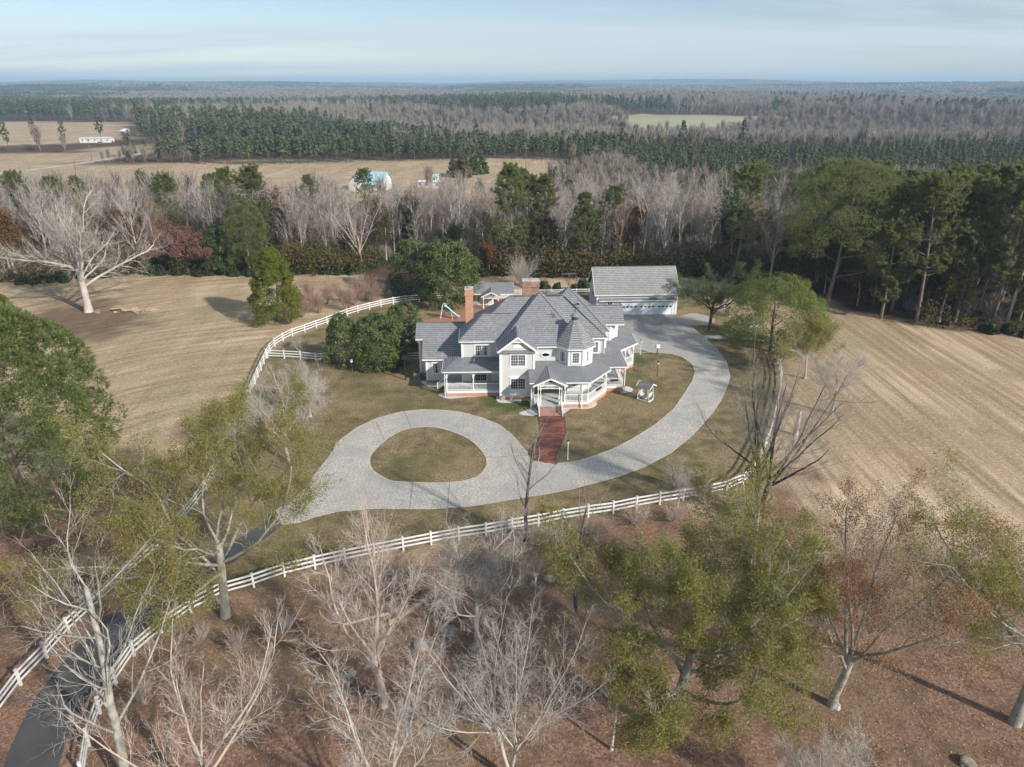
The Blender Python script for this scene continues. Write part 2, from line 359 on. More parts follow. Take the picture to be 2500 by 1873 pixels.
GREENS = [[(-10.1,87.2),(-9.8,83.5),(-9.2,82.2),(-8.9,84.4),(-9.3,86.8)], [(-3.4,82.7),(-3.1,80.0),(-1.3,79.1),(0.6,78.4),(1.7,79.3),(2.1,80.9),(0.6,80.8),(-1.4,80.5),(-2.1,82.7)], [(18.2,97.6),(17.6,94.7),(18.4,93.5),(19.5,94.9),(19.3,97.2)]]
# open meadows of the wider land (metres)
FIELDS = [[(-332.6,385.4),(-193.5,365.1),(-135.2,385.4),(-53.9,387.6),(-2.2,403.3),(27.1,389.7),(22.8,333.2),(8.4,296.9),(6.4,222.6),(-197.6,222.6)],
          [(-659.8,834.8),(-526.1,854.5),(-407.1,806.9),(-279.8,547.8),(-300.1,494.3),(-370.5,461.9)], [(-267.0,461.9),(-238.2,487.5),(-210.2,433.3),(-233.9,412.9)], [(-332.6,385.4),(-214.2,373.0),(-216.2,433.3),(-355.4,412.9)],
          [(107.4,931.3),(172.2,1022.9),(240.1,981.5),(348.9,943.3),(330.4,885.8),(224.4,806.9),(136.4,806.9)], [(-249.0,1037.4),(-185.5,1067.8),(-164.7,931.3),(-219.1,919.5)],
          [(390.2,1605.2),(456.4,1641.0),(419.5,1506.7),(370.6,1506.7)], [(917.7,2050.9),(977.7,2109.4),(901.3,1943.2),(869.8,1943.2)]]
def mat_ground():
    b = NB('mixed_ground_cover'); v = b.coord(); at = b.n('ShaderNodeAttribute'); at.attribute_name = 'cover'
    sp = b.n('ShaderNodeSeparateColor'); b.l(at.outputs['Color'], sp.inputs[0]); lawn, litter, wood = sp.outputs[0], sp.outputs[1], sp.outputs[2]
    fine = b.noise(v, 4.2, 6, 0.8); mid = b.noise(v, 0.55, 5, 0.6); big = b.noise(v, 0.065, 5, 0.6, 0.4); spk = b.noise(v, 17, 2, 0.8)
    # dry mown hay with windrow streaks
    st = b.noise(b.mapping(v, (0.95, 0.022, 1), (0, 0, R(4.0))), 1.0, 4, 0.6, 0.35)
    dv = b.n('ShaderNodeVectorMath', operation='DISTANCE'); b.l(v, dv.inputs[0]); dv.inputs[1].default_value = (-28, 60, 0); sx_ = b.n('ShaderNodeSeparateXYZ'); b.l(v, sx_.inputs[0])
    cv = b.n('ShaderNodeCombineXYZ'); b.l(b.math('MULTIPLY', dv.outputs['Value'], 0.9), cv.inputs[0]); b.l(b.math('MULTIPLY', sx_.outputs[0], 0.06), cv.inputs[1]); b.l(b.math('MULTIPLY', sx_.outputs[1], 0.03), cv.inputs[2])
    arc = b.noise(cv.outputs[0], 1.0, 5, 0.65, 0.4)
    lf = b.n('ShaderNodeMapRange'); lf.inputs['From Min'].default_value = -8; lf.inputs['From Max'].default_value = 8; b.l(sx_.outputs[0], lf.inputs['Value'])
    st = b.mix(lf.outputs[0], arc, st)
    st2 = b.noise(b.mapping(v, (0.22, 0.02, 1), (0, 0, R(4.0)), (3, 0, 0)), 1.0, 3, 0.5, 0.3)
    hay = b.ramp(b.math('ADD', b.math('MULTIPLY', st, 0.75), b.math('MULTIPLY', st2, 0.25)), [(0.40, (0.27, 0.19, 0.115)), (0.5, (0.47, 0.35, 0.225)), (0.60, (0.64, 0.50, 0.345))])
    hay = b.mix(b.ramp(big, [(0.42, 0.0), (0.62, 0.6)]), hay, (0.36, 0.265, 0.165))
    hay = b.mix(b.ramp(b.noise(v, 0.03, 4, 0.6), [(0.5, 0.0), (0.68, 0.6)]), hay, (0.27, 0.235, 0.125))
    hay = b.mix(b.ramp(b.noise(b.mapping(v, (1.0, 0.45, 1), (0, 0, R(-14)), (5, 2, 0)), 0.16, 6, 0.7, 0.8), [(0.50, 0.0), (0.66, 0.6)]), hay, (0.28, 0.19, 0.12))
    hay = b.mix(b.ramp(b.noise(b.mapping(v, (1.5, 0.3, 1), (0, 0, R(5)), (9, 4, 0)), 0.35, 5, 0.7, 0.5), [(0.54, 0.0), (0.68, 0.5)]), hay, (0.25, 0.19, 0.11))
    hay = b.mix(b.ramp(fine, [(0.40, 0.75), (0.52, 0.0)]), hay, (0.24, 0.17, 0.105))
    hay = b.mix(b.ramp(b.noise(v, 2.1, 4, 0.75), [(0.52, 0.0), (0.62, 0.45)]), hay, (0.62, 0.50, 0.36))
    # winter lawn, brown with dull green
    lw = b.ramp(mid, [(0.32, (0.125, 0.10, 0.052)), (0.5, (0.225, 0.178, 0.098)), (0.68, (0.35, 0.27, 0.16))])
    lw = b.mix(b.ramp(big, [(0.45, 0.0), (0.6, 0.7)]), lw, (0.155, 0.145, 0.062))
    lw = b.mix(b.ramp(b.noise(v, 0.11, 4, 0.55), [(0.48, 0.0), (0.62, 0.7)]), lw, (0.36, 0.265, 0.155))
    lw = b.mix(b.ramp(fine, [(0.40, 0.8), (0.54, 0.0)]), lw, (0.07, 0.056, 0.028))
    lw = b.mix(b.ramp(spk, [(0.66, 0.0), (0.74, 0.5)]), lw, (0.30, 0.22, 0.14))
    # fallen leaves
    lt = b.ramp(fine, [(0.32, (0.06, 0.034, 0.024)), (0.46, (0.20, 0.115, 0.08)), (0.58, (0.34, 0.21, 0.145)), (0.70, (0.52, 0.365, 0.265))])
    lt = b.mix(b.ramp(mid, [(0.46, 0.0), (0.62, 0.75)]), lt, (0.115, 0.072, 0.05))
    lt = b.mix(b.ramp(big, [(0.45, 0.0), (0.62, 0.55)]), lt, (0.20, 0.155, 0.085))
    lt = b.mix(b.ramp(spk, [(0.64, 0.0), (0.72, 0.75)]), lt, (0.40, 0.26, 0.19))
    # wood floor
    wf = b.ramp(mid, [(0.3, (0.06, 0.042, 0.028)), (0.55, (0.13, 0.076, 0.048)), (0.75, (0.20, 0.11, 0.07))])
    wf = b.mix(b.ramp(fine, [(0.4, 0.5), (0.6, 0.0)]), wf, (0.035, 0.028, 0.018))
    ga = b.n('ShaderNodeAttribute'); ga.attribute_name = 'green'
    lw = b.mix(b.math('MULTIPLY', ga.outputs['Fac'], 0.85), lw, b.ramp(fine, [(0.35, (0.03, 0.055, 0.012)), (0.65, (0.085, 0.14, 0.035))]))
    hay = b.mix(b.math('MULTIPLY', ga.outputs['Fac'], 0.8), hay, (0.30, 0.33, 0.20))
    col = b.mix(wood, hay, wf); col = b.mix(litter, col, lt); col = b.mix(lawn, col, lw)
    h = b.math('ADD', b.math('MULTIPLY', fine, 0.6), b.math('MULTIPLY', mid, 0.8))
    return b.done(col, 0.95, b.bump(h, 0.6, 0.25), spec=0.1)
build_ground()

# ---------------------------------------------------------------- paving
def sheet(name, outer, holes, z, mat, depth=0.05, kind='structure', uvs=True):
    polys = [[Vector((p[0], p[1], 0)) for p in outer]] + [[Vector((p[0], p[1], 0)) for p in h] for h in holes]
    tri = geometry.tessellate_polygon(polys); allv = [v for p in polys for v in p]
    m = MB(); m.v = [(v.x, v.y, z) for v in allv]; m.f = []
    for t in tri:
        a, b_, c = (allv[i] for i in t); m.f.append(list(t) if (b_ - a).cross(c - a).z > 0 else list(t)[::-1])
    b0 = len(m.v); m.v += [(v.x, v.y, z - depth) for v in allv]; k = 0
    for p in polys:
        for i in range(len(p)): j = (i + 1) % len(p); m.f.append([k + i, b0 + k + i, b0 + k + j, k + j])
        k += len(p)
    o = m.build(name, mat); tag(o, kind=kind); return o
def mat_stamped():
    b = NB('stamped_concrete'); v = b.coord()
    br = b.n('ShaderNodeTexBrick'); b.l(b.mapping(v, (1, 1, 1), (0, 0, R(12))), br.inputs['Vector']); br.offset = 0.4; br.squash = 0.7; br.squash_frequency = 3
    br.inputs['Scale'].default_value = 1; br.inputs['Brick Width'].default_value = 0.62; br.inputs['Row Height'].default_value = 0.36; br.inputs['Mortar Size'].default_value = 0.032; br.inputs['Mortar Smooth'].default_value = 0.4
    br.inputs['Color1'].default_value = (0.475, 0.44, 0.39, 1); br.inputs['Color2'].default_value = (0.54, 0.50, 0.445, 1); br.inputs['Mortar'].default_value = (0.20, 0.19, 0.175, 1)
    big = b.noise(v, 0.13, 6, 0.62, 0.5); mid = b.noise(v, 0.9, 6, 0.7); fine = b.noise(v, 8, 4, 0.7)
    col = b.mix(b.ramp(big, [(0.45, 0.0), (0.62, 0.7)]), br.outputs['Color'], (0.34, 0.325, 0.305))
    col = b.mix(b.ramp(b.noise(v, 0.35, 6, 0.7, 1.0), [(0.52, 0.0), (0.66, 0.55)]), col, (0.27, 0.255, 0.235))
    col = b.mix(b.ramp(mid, [(0.48, 0.0), (0.7, 0.5)]), col, (0.25, 0.24, 0.225))
    sy = b.n('ShaderNodeSeparateXYZ'); b.l(v, sy.inputs[0])      # older, darker slab nearer the garage
    ap = b.n('ShaderNodeMapRange'); ap.inputs['From Min'].default_value = 92; ap.inputs['From Max'].default_value = 112; b.l(sy.outputs[1], ap.inputs['Value'])
    rs = b.noise(b.mapping(v, (0.5, 0.2, 1), (0, 0, R(40))), 1.3, 6, 0.7)
    col = b.mix(b.math('MULTIPLY', ap.outputs[0], b.ramp(rs, [(0.38, 0.05), (0.62, 0.85)])), col, (0.19, 0.185, 0.18))
    col = b.mix(b.math('MULTIPLY', fine, 0.22), col, (0.56, 0.54, 0.51))
    col = b.mix(b.ramp(b.noise(v, 3.1, 5, 0.8), [(0.54, 0.0), (0.64, 0.5)]), col, (0.24, 0.225, 0.21))
    return b.done(col, 0.85, b.bump(b.math('SUBTRACT', b.math('MULTIPLY', fine, 0.4), br.outputs['Fac']), 0.5, 0.02))
def mat_redwalk():
    b = NB('red_stamped_concrete'); v = b.coord(); f = b.noise(b.mapping(v, (0.5, 1.2, 1)), 0.8, 6, 0.65); g = b.noise(v, 4, 5, 0.7)
    col = b.ramp(f, [(0.38, (0.06, 0.026, 0.027)), (0.52, (0.165, 0.058, 0.043)), (0.68, (0.32, 0.12, 0.075))])
    col = b.mix(b.ramp(g, [(0.5, 0.0), (0.7, 0.4)]), col, (0.28, 0.16, 0.13))
    return b.done(col, 0.6, b.bump(g, 0.5, 0.02))
def mat_asphalt():
    b = NB('old_asphalt'); v = b.coord(); f = b.noise(v, 0.35, 5, 0.6); g = b.noise(v, 12, 3, 0.8)
    col = b.ramp(f, [(0.3, (0.045, 0.046, 0.05)), (0.7, (0.085, 0.085, 0.088))]); col = b.mix(b.math('MULTIPLY', g, 0.4), col, (0.10, 0.095, 0.09))
    return b.done(col, 0.85, b.bump(g, 0.4, 0.01))
STAMP = mat_stamped()
DRIVE_OUT = [(-19.7,67.4),(-19.6,69.8),(-18.1,73.7),(-16.0,76.4),(-13.5,78.0),(-11.2,78.6),(-8.8,78.5),(-6.3,77.9),(-3.9,76.5),(-1.6,74.5),(-0.1,72.0),(0.9,69.4),(1.9,67.0)] + [(2.1,66.2),(3.5,65.2),(4.8,65.2),(6.9,65.7),(9.3,67.1),(11.8,69.0),(14.1,71.3),(17.1,74.7),(20.0,78.8),(22.4,83.5),(24.5,87.9),(25.6,91.1),(25.9,94.1),(25.1,96.9),(23.7,98.2),(20.8,98.8),(18.2,98.6),(14.7,98.6),(12.2,104.5),(13.5,117.2),(28.4,117.7)] + [(30.3,106.2),(31.1,99.7),(31.0,94.6),(30.0,89.5),(28.8,86.3),(26.9,82.1),(24.5,77.7),(21.8,73.5),(20.3,71.3),(17.4,67.7),(14.0,64.6),(11.3,62.8),(8.7,61.5),(5.8,60.1),(3.2,59.2),(-0.6,58.1),(-3.1,57.3),(-4.9,56.9),(-7.9,56.6),(-12.9,56.7),(-16.4,56.2),(-18.2,55.3),(-19.6,54.4),(-20.9,54.0),(-21.9,54.9),(-22.2,56.5),(-21.5,58.1),(-20.5,60.5),(-20.2,63.8)]
ISLAND = [(-15.3,66.5),(-15.0,68.6),(-14.0,71.2),(-12.5,73.2),(-10.6,73.9),(-8.9,73.8),(-7.0,72.8),(-5.1,71.2),(-3.7,69.0),(-2.8,66.8),(-2.6,65.1),(-2.9,63.8),(-3.4,62.7),(-4.6,61.8),(-6.1,61.4),(-8.4,61.3),(-11.1,61.5),(-12.4,61.8),(-13.7,62.9),(-14.7,64.2)]
_do = catmull(DRIVE_OUT, 3, True)
# keep the sharp corners by the garage straight: plain polygon there is close enough
sheet('driveway', DRIVE_OUT, [catmull(ISLAND, 3, True)], 0.045, STAMP, 0.09)
def ribbon(name, P, w, z, mat, closed=True):
    m = MB(); P = [Vector((p[0], p[1], 0)) for p in P]; n = len(P); pr = []
    for i in range(n):
        d = (P[(i + 1) % n] - P[i - 1]); d.normalize(); s = Vector((-d.y, d.x, 0)) * (w / 2); pr.append((P[i] + s, P[i] - s))
    for i in range(n if closed else n - 1):
        j = (i + 1) % n; q = [pr[i][1], pr[j][1], pr[j][0], pr[i][0]]; m.face([(v.x, v.y, z) for v in q])
    return m.build(name, mat)
EDGE = mat_plain('pale_edge_concrete', (0.50, 0.44, 0.36), 0.85, 0.2, 2)
tag(ribbon('driveway_edging', catmull(ISLAND, 3, True), 0.22, 0.052, EDGE), kind='structure')
tag(ribbon('driveway_edging', DRIVE_OUT[:36], 0.22, 0.052, EDGE, False), kind='structure')
JOINT = mat_plain('control_joint', (0.20, 0.17, 0.14), 0.9, 0.2, 2)
_j = MB()
for a, b_ in (((-13.21,78.17), (-11.85,73.91)), ((-16.17,75.32), (-14.40,70.51)), ((-9.98,61.32), (-9.69,56.71)), ((-6.27,61.32), (-6.10,56.85)), ((-2.82,66.55), (1.77,67.09))):
    _j.bar((*a, 0.05), (*b_, 0.05), 0.06, 0.006)
tag(_j.build('driveway_joint', JOINT), kind='structure')
WALK = catmull([(3.2,77.1),(3.4,75.3),(3.4,73.6),(3.2,72.1),(3.0,70.7),(2.5,69.2),(2.1,67.9),(1.9,66.7),(2.0,66.0)], 4) 
WALKL = catmull([(3.2,77.1),(3.3,75.3),(3.3,73.8),(3.2,71.9),(2.9,70.5),(2.5,69.3),(2.0,68.4),(1.8,67.3),(2.2,65.9)], 4)
_wr = catmull([(6.2,77.3),(6.3,75.8),(6.2,74.1),(6.1,72.2),(5.7,70.3),(5.2,68.7),(4.9,67.5),(4.7,66.6),(4.7,65.0)], 4)
sheet('front_walk', WALKL + _wr[::-1], [], 0.058, mat_redwalk(), 0.09)
WEDGE = mat_plain('dark_brick_edge', (0.12, 0.055, 0.04), 0.8, 0.3, 5)
tag(ribbon('walk_edging', _wr, 0.13, 0.064, WEDGE, False), kind='structure'); tag(ribbon('walk_edging', WALKL, 0.13, 0.064, WEDGE, False), kind='structure')
ROADP = [(-22.1,55.6),(-24.6,51.0),(-25.9,47.9),(-28.0,45.9),(-29.9,43.7),(-30.7,40.9),(-31.2,37.5),(-31.2,34.5),(-30.7,32.0),(-30.2,30.1),(-29.1,27.1),(-25.7,27.1),(-26.7,29.3),(-27.8,32.8),(-27.8,36.9),(-27.4,40.4),(-25.8,45.5),(-24.0,47.4),(-22.8,49.9),(-20.9,53.9)]
sheet('entrance_road', ROADP, [], 0.03, mat_asphalt(), 0.06)
sheet('side_walk', [(30.3,106.4),(33.6,106.4),(35.5,104.8),(35.0,103.3),(33.3,105.0),(30.5,105.0)], [], 0.05, CONC, 0.08)
# brick paving round the pool, behind the house
PATIO = mat_brick('red_paving_brick', (0.33, 0.135, 0.085), (0.42, 0.19, 0.12), (0.28, 0.2, 0.15), 0.12, 0.24, 0.35)
_pat = sheet('pool_patio', [(-15.0,114.4),(-10.3,117.7),(-6.7,123.3),(-5.3,126.0),(0.4,126.0),(5.8,119.6),(5.4,110.5),(-14.5,110.5)], [], 0.04, PATIO, 0.08)
CHIP = mat_plain('grey_leaf_mulch', (0.42, 0.38, 0.34), 0.95, 0.35, 4)
sheet('mulch_bed', catmull([(28.6,116.0),(31.6,118.4),(34.0,116.7),(34.4,114.0),(32.2,112.2),(30.0,111.6),(28.7,112.7)], 4, True), [], 0.012, CHIP, 0.03)
# pale gravel strips along the foundations
GRAV = mat_plain('pale_gravel', (0.58, 0.58, 0.57), 0.95, 0.35, 6)
sheet('gravel_bed', catmull([(-0.7,83.1),(-0.6,81.4),(0.6,81.2),(2.0,81.4),(2.4,80.0),(2.0,78.8),(0.9,77.8),(1.5,77.1),(3.1,77.3),(3.6,80.6),(2.6,82.7)], 3, True), [], 0.014, GRAV, 0.03)
sheet('gravel_bed', catmull([(6.3,79.7),(6.3,77.6),(6.8,78.3),(7.4,79.0),(8.9,78.9),(10.0,79.3),(10.7,80.6),(9.9,81.4)], 3, True), [], 0.014, GRAV, 0.03)
sheet('gravel_bed', catmull([(-12.2,87.9),(-11.9,86.8),(-10.9,85.9),(-9.5,85.9),(-10.0,87.2)], 3, True), [], 0.014, GRAV, 0.03)
sheet('gravel_bed', catmull([(-9.2,83.8),(-8.9,82.5),(-7.8,82.0),(-5.8,82.5),(-2.6,83.0),(-1.5,83.5),(-2.7,84.4)], 3, True), [], 0.014, GRAV, 0.03)
sheet('gravel_bed', catmull([(-1.9,83.8),(-1.9,81.2),(-0.8,80.7),(0.5,81.3),(-0.3,82.5)], 3, True), [], 0.016, GRAV, 0.03)
sheet('gravel_bed', catmull([(14.2,85.6),(14.2,84.0),(14.9,83.8),(15.9,84.7),(15.5,85.9)], 3, True), [], 0.014, GRAV, 0.03)

# ---------------------------------------------------------------- fences
_post = MB().box(-0.075, 0.075, -0.075, 0.075, 0, 1.36); _post.prism([(-0.1, -0.1), (0.1, -0.1), (0.1, 0.1), (-0.1, 0.1)], 1.36, 1.40)
_pm = None; _rm = None
def fence(P, label, group=None, span=2.45):
    global _pm, _rm
    if _pm is None:
        _pm = _post.mesh('fence_post', FENCE)
        _rm = MB().box(0, 1, -0.025, 0.025, -0.075, 0.075).mesh('fence_rail', FENCE)
    P = catmull(P, 8) if len(P) > 2 else P
    L = [0]
    for a, b_ in zip(P, P[1:]): L.append(L[-1] + math.hypot(b_[0] - a[0], b_[1] - a[1]))
    n = max(1, round(L[-1] / span)); pts = []
    for i in range(n + 1):
        s = L[-1] * i / n; k = next((j for j in range(len(L) - 1) if L[j + 1] >= s - 1e-6), len(L) - 2)
        t = (s - L[k]) / max(1e-6, L[k + 1] - L[k]); pts.append((P[k][0] + (P[k + 1][0] - P[k][0]) * t, P[k][1] + (P[k + 1][1] - P[k][1]) * t))
    o = empty('rail_fence', (*pts[0], 0), 0, label, 'fence', group); rg = random.Random(len(P))
    for i, p in enumerate(pts):
        q = pts[min(i + 1, n)] if i < n else p; pv = pts[max(i - 1, 0)]; a = math.atan2(q[1] - pv[1], q[0] - pv[0])
        c = bpy.data.objects.new('post', _pm); link(c, o); c.location = (p[0] - pts[0][0], p[1] - pts[0][1], rg.uniform(-0.03, 0.0)); c.rotation_euler = (rg.uniform(-.01, .01), rg.uniform(-.01, .01), a)
        if i < n:
            d = math.hypot(q[0] - p[0], q[1] - p[1]); a = math.atan2(q[1] - p[1], q[0] - p[0])
            for h in (0.42, 0.82, 1.21):
                r = bpy.data.objects.new('rail', _rm); link(r, o); r.location = (p[0] - pts[0][0], p[1] - pts[0][1], h + rg.uniform(-.015, .015)); r.scale = (d, 1, 1); r.rotation_euler = (0, rg.uniform(-.006, .006), a)
    return o
fence(FRONT_FENCE, 'long white three-rail fence curving between the leaf-strewn woods and the front lawn')
fence(LEFT_FENCE, 'white three-rail fence sweeping from the asphalt road round the tan field to the pool yard')
fence(CROSS_FENCE, 'white three-rail fence joining the outer fence to the house beneath the magnolias')
fence(BACK_FENCE, 'straight white rail fence between the pool house and the garage')
fence(RIGHT_FENCE, 'short white rail fence half hidden under the bright green tree')
fence(GATE_FENCE, 'short white rail fence beside the pruned tree with pale dead tops')
fence(YARD_FENCE, 'white rail fence meeting the far corner of the garage behind the pruned tree')

# ---------------------------------------------------------------- roofs
def clip(poly, a, b, c):
    """keep a*x + b*y + c <= 0"""
    out = []
    for i in range(len(poly)):
        p, q = poly[i], poly[(i + 1) % len(poly)]; fp = a * p[0] + b * p[1] + c; fq = a * q[0] + b * q[1] + c
        if fp <= 1e-9: out.append(p)
        if (fp < -1e-9 and fq > 1e-9) or (fp > 1e-9 and fq < -1e-9):
            t = fp / (fp - fq); out.append((p[0] + (q[0] - p[0]) * t, p[1] + (q[1] - p[1]) * t))
    return out
def hip_faces(poly, slopes, z):
    n = len(poly); H = []
    for i in range(n):
        if slopes[i] is None: H.append(None); continue
        (x0, y0), (x1, y1) = poly[i], poly[(i + 1) % n]; l = math.hypot(x1 - x0, y1 - y0); nx, ny = -(y1 - y0) / l, (x1 - x0) / l
        s = slopes[i]; H.append((s * nx, s * ny, z - s * (nx * x0 + ny * y0)))
    F = []
    for i, h in enumerate(H):
        if h is None: continue
        pg = list(poly)
        for j, g in enumerate(H):
            if j == i or g is None or len(pg) < 3: continue
            pg = clip(pg, h[0] - g[0], h[1] - g[1], h[2] - g[2])
        if len(pg) >= 3: F.append([(p[0], p[1], h[0] * p[0] + h[1] * p[1] + h[2]) for p in pg])
    return F
def roof(parent, poly, slopes, z, off, mat, name='roof', gutter=True, th=0.10, gap=None):
    """convex eave polygon (counter-clockwise); slope None marks a gable end or an end buried in a wall"""
    F = hip_faces(poly, slopes, z); m = MB(); edge = {}
    for f in F:
        m.face(f); m.face([(p[0], p[1], p[2] - th) for p in f][::-1])
        for i in range(len(f)):
            a, b = f[i], f[(i + 1) % len(f)]; ka = (round(a[0], 3), round(a[1], 3)); kb = (round(b[0], 3), round(b[1], 3))
            if (kb, ka) in edge: edge.pop((kb, ka))
            else: edge[(ka, kb)] = (a, b)
    for a, b in edge.values(): m.face([a, (a[0], a[1], a[2] - th), (b[0], b[1], b[2] - th), b])
    o = m.build(name, mat, parent, off)
    if gutter:
        n = len(poly)
        for i in range(n):
            if slopes[i] is None: continue
            a, b = Vector((*poly[i], z - 0.10)), Vector((*poly[(i + 1) % n], z - 0.10)); d = (b - a).normalized(); nn = Vector((d.y, -d.x, 0)) * 0.05
            MB().bar(a + nn, b + nn, 0.10, 0.13).build('gutter', WHITE, o, off)
    return o
def hipcap(parent, pts, off, mat, w=0.26):
    pass

# ---------------------------------------------------------------- windows, railings
def wframe(yaw, pos, off):
    """matrix from window space (x right, y out of wall towards -Y at yaw 0, z up) to the house's own space"""
    return Matrix.Translation(Vector(pos) - Vector(off)) @ Matrix.Rotation(yaw, 4, 'Z')
def window(parent, pos, w, h, yaw=0.0, sashes=1, nx=3, ny=4, curtain=True, off=(0, 0, 0), casing=0.16, sill=True):
    """pos: middle of the lower edge of the glazing on the wall face"""
    M = wframe(yaw, pos, off); m = MB(); c = casing
    m.box(-w / 2 - c, w / 2 + c, -0.07, 0.0, h, h + c * 1.25); m.box(-w / 2 - c, -w / 2, -0.065, 0.0, 0, h); m.box(w / 2, w / 2 + c, -0.065, 0.0, 0, h)
    m.box(-w / 2 - c, w / 2 + c, -0.068, 0.0, -c * 0.9, 0)
    o = m.build('window', WHITE, parent); o.matrix_local = M
    sw = w / sashes
    for s in range(sashes):
        x0 = -w / 2 + s * sw; a, b = x0 + 0.04, x0 + sw - 0.04
        g = MB().face([(a, -0.034, 0.04), (b, -0.034, 0.04), (b, -0.034, h - 0.04), (a, -0.034, h - 0.04)]).build('pane', GLASS, o)
        k = MB(); t = 0.028
        k.box(a - 0.04, a, -0.058, -0.02, 0, h); k.box(b, b + 0.04, -0.058, -0.02, 0, h); k.box(a, b, -0.057, -0.02, 0, 0.045); k.box(a, b, -0.057, -0.02, h - 0.045, h)
        for i in range(1, nx): x = a + (b - a) * i / nx; k.box(x - t / 2, x + t / 2, -0.054, -0.022, 0.045, h - 0.045)
        for j in range(1, ny):
            zz = h * j / ny; tt = t * (1.7 if j * 2 == ny else 1); k.box(a, b, -0.0525, -0.023, zz - tt / 2, zz + tt / 2)
        k.build('muntin', WHITE, o)
        MB().box(a, b, -0.012, -0.004, 0.02, h - 0.02).build('dark_room_board', DARK_FILL, o)  # board painted dark behind the glass, imitates the unlit room
        if curtain:
            cm = MB(); d = b - a
            for (u0, u1) in ((0.0, 0.36), (0.64, 1.0)) if curtain == 1 else ((0.0, 1.0),):
                n = 8
                for q in range(n):
                    f0 = u0 + (u1 - u0) * q / n; f1 = u0 + (u1 - u0) * (q + 1) / n; ya = -0.016 - 0.008 * (q % 2); yb = -0.016 - 0.008 * ((q + 1) % 2)
                    cm.face([(a + d * f0, ya, 0.05), (a + d * f1, yb, 0.05), (a + d * f1, yb, h - 0.05), (a + d * f0, ya, h - 0.05)])
            cm.build('curtain', CURT, o)
    return o
def railing(parent, a, b, z0, off, h=0.92, name='railing'):
    a = Vector((*a, 0)); b = Vector((*b, 0)); d = b - a; L = d.length; d.normalize(); m = MB()
    m.bar(a + Vector((0, 0, z0 + h)), b + Vector((0, 0, z0 + h)), 0.09, 0.07); m.bar(a + Vector((0, 0, z0 + 0.1)), b + Vector((0, 0, z0 + 0.1)), 0.06, 0.06)
    o = m.build(name, WHITE, parent, off); k = MB(); n = max(2, int(L / 0.16))
    for i in range(1, n):
        p = a + d * (L * i / n); k.box(p.x - 0.02, p.x + 0.02, p.y - 0.02, p.y + 0.02, z0 + 0.1, z0 + h)
    c = k.build('baluster_infill', WHITE, o, off); tag(c, kind='stuff'); return o
def column(parent, x, y, z0, z1, off, bracket=(), r=0.075):
    m = MB(); m.box(x - 0.09, x + 0.09, y - 0.09, y + 0.09, z0, z0 + 1.05)
    m.tube([(x, y, z0 + 1.05), (x, y, z0 + 1.15), (x, y, z0 + 1.3), (x, y, z1 - 0.75), (x, y, z1 - 0.62)], [r * 0.8, r * 1.05, r * 0.85, r * 0.75, r * 0.95], 10)
    m.box(x - 0.088, x + 0.088, y - 0.088, y + 0.088, z1 - 0.62, z1)
    o = m.build('column', WHITE, parent, off)
    for (dx, dy) in bracket:
        b = MB(); pr = [(0.08, -0.55), (0.10, -0.28), (0.2, -0.12), (0.42, -0.03)]
        for p, q in zip(pr, pr[1:]): b.bar((x + dx * p[0], y + dy * p[0], z1 + p[1]), (x + dx * q[0], y + dy * q[0], z1 + q[1]), 0.05, 0.08)
        b.build('bracket', WHITE, o, off)
    return o
def sunburst(parent, cx, y, z, w, h, off, name='sunburst', rays=7):
    """fan ornament in a gable: arch, rays, hub"""
    m = MB(); m.bar((cx - w, y, z), (cx + w, y, z), 0.06, 0.09); n = 14
    arc = [(cx + w * 0.92 * math.cos(math.pi * i / n), y, z + h * math.sin(math.pi * i / n)) for i in range(n + 1)]
    for p, q in zip(arc, arc[1:]): m.bar(p, q, 0.05, 0.06)
    hub = [(cx + w * 0.2 * math.cos(math.pi * i / 8), y, z + h * 0.25 * math.sin(math.pi * i / 8)) for i in range(9)]
    for p, q in zip(hub, hub[1:]): m.bar(p, q, 0.05, 0.05)
    for i in range(1, rays + 1):
        t = math.pi * i / (rays + 1); m.bar((cx + w * 0.2 * math.cos(t), y, z + h * 0.25 * math.sin(t)), (cx + w * 0.92 * math.cos(t), y, z + h * math.sin(t)), 0.045, 0.045)
    return m.build(name, WHITE, parent, off)
def octagon(cx, cy, ap, rot=0.0):
    r = ap / math.cos(math.pi / 8); return [(cx + r * math.cos(math.pi / 8 + math.pi / 4 * i + rot), cy + r * math.sin(math.pi / 8 + math.pi / 4 * i + rot)) for i in range(8)]

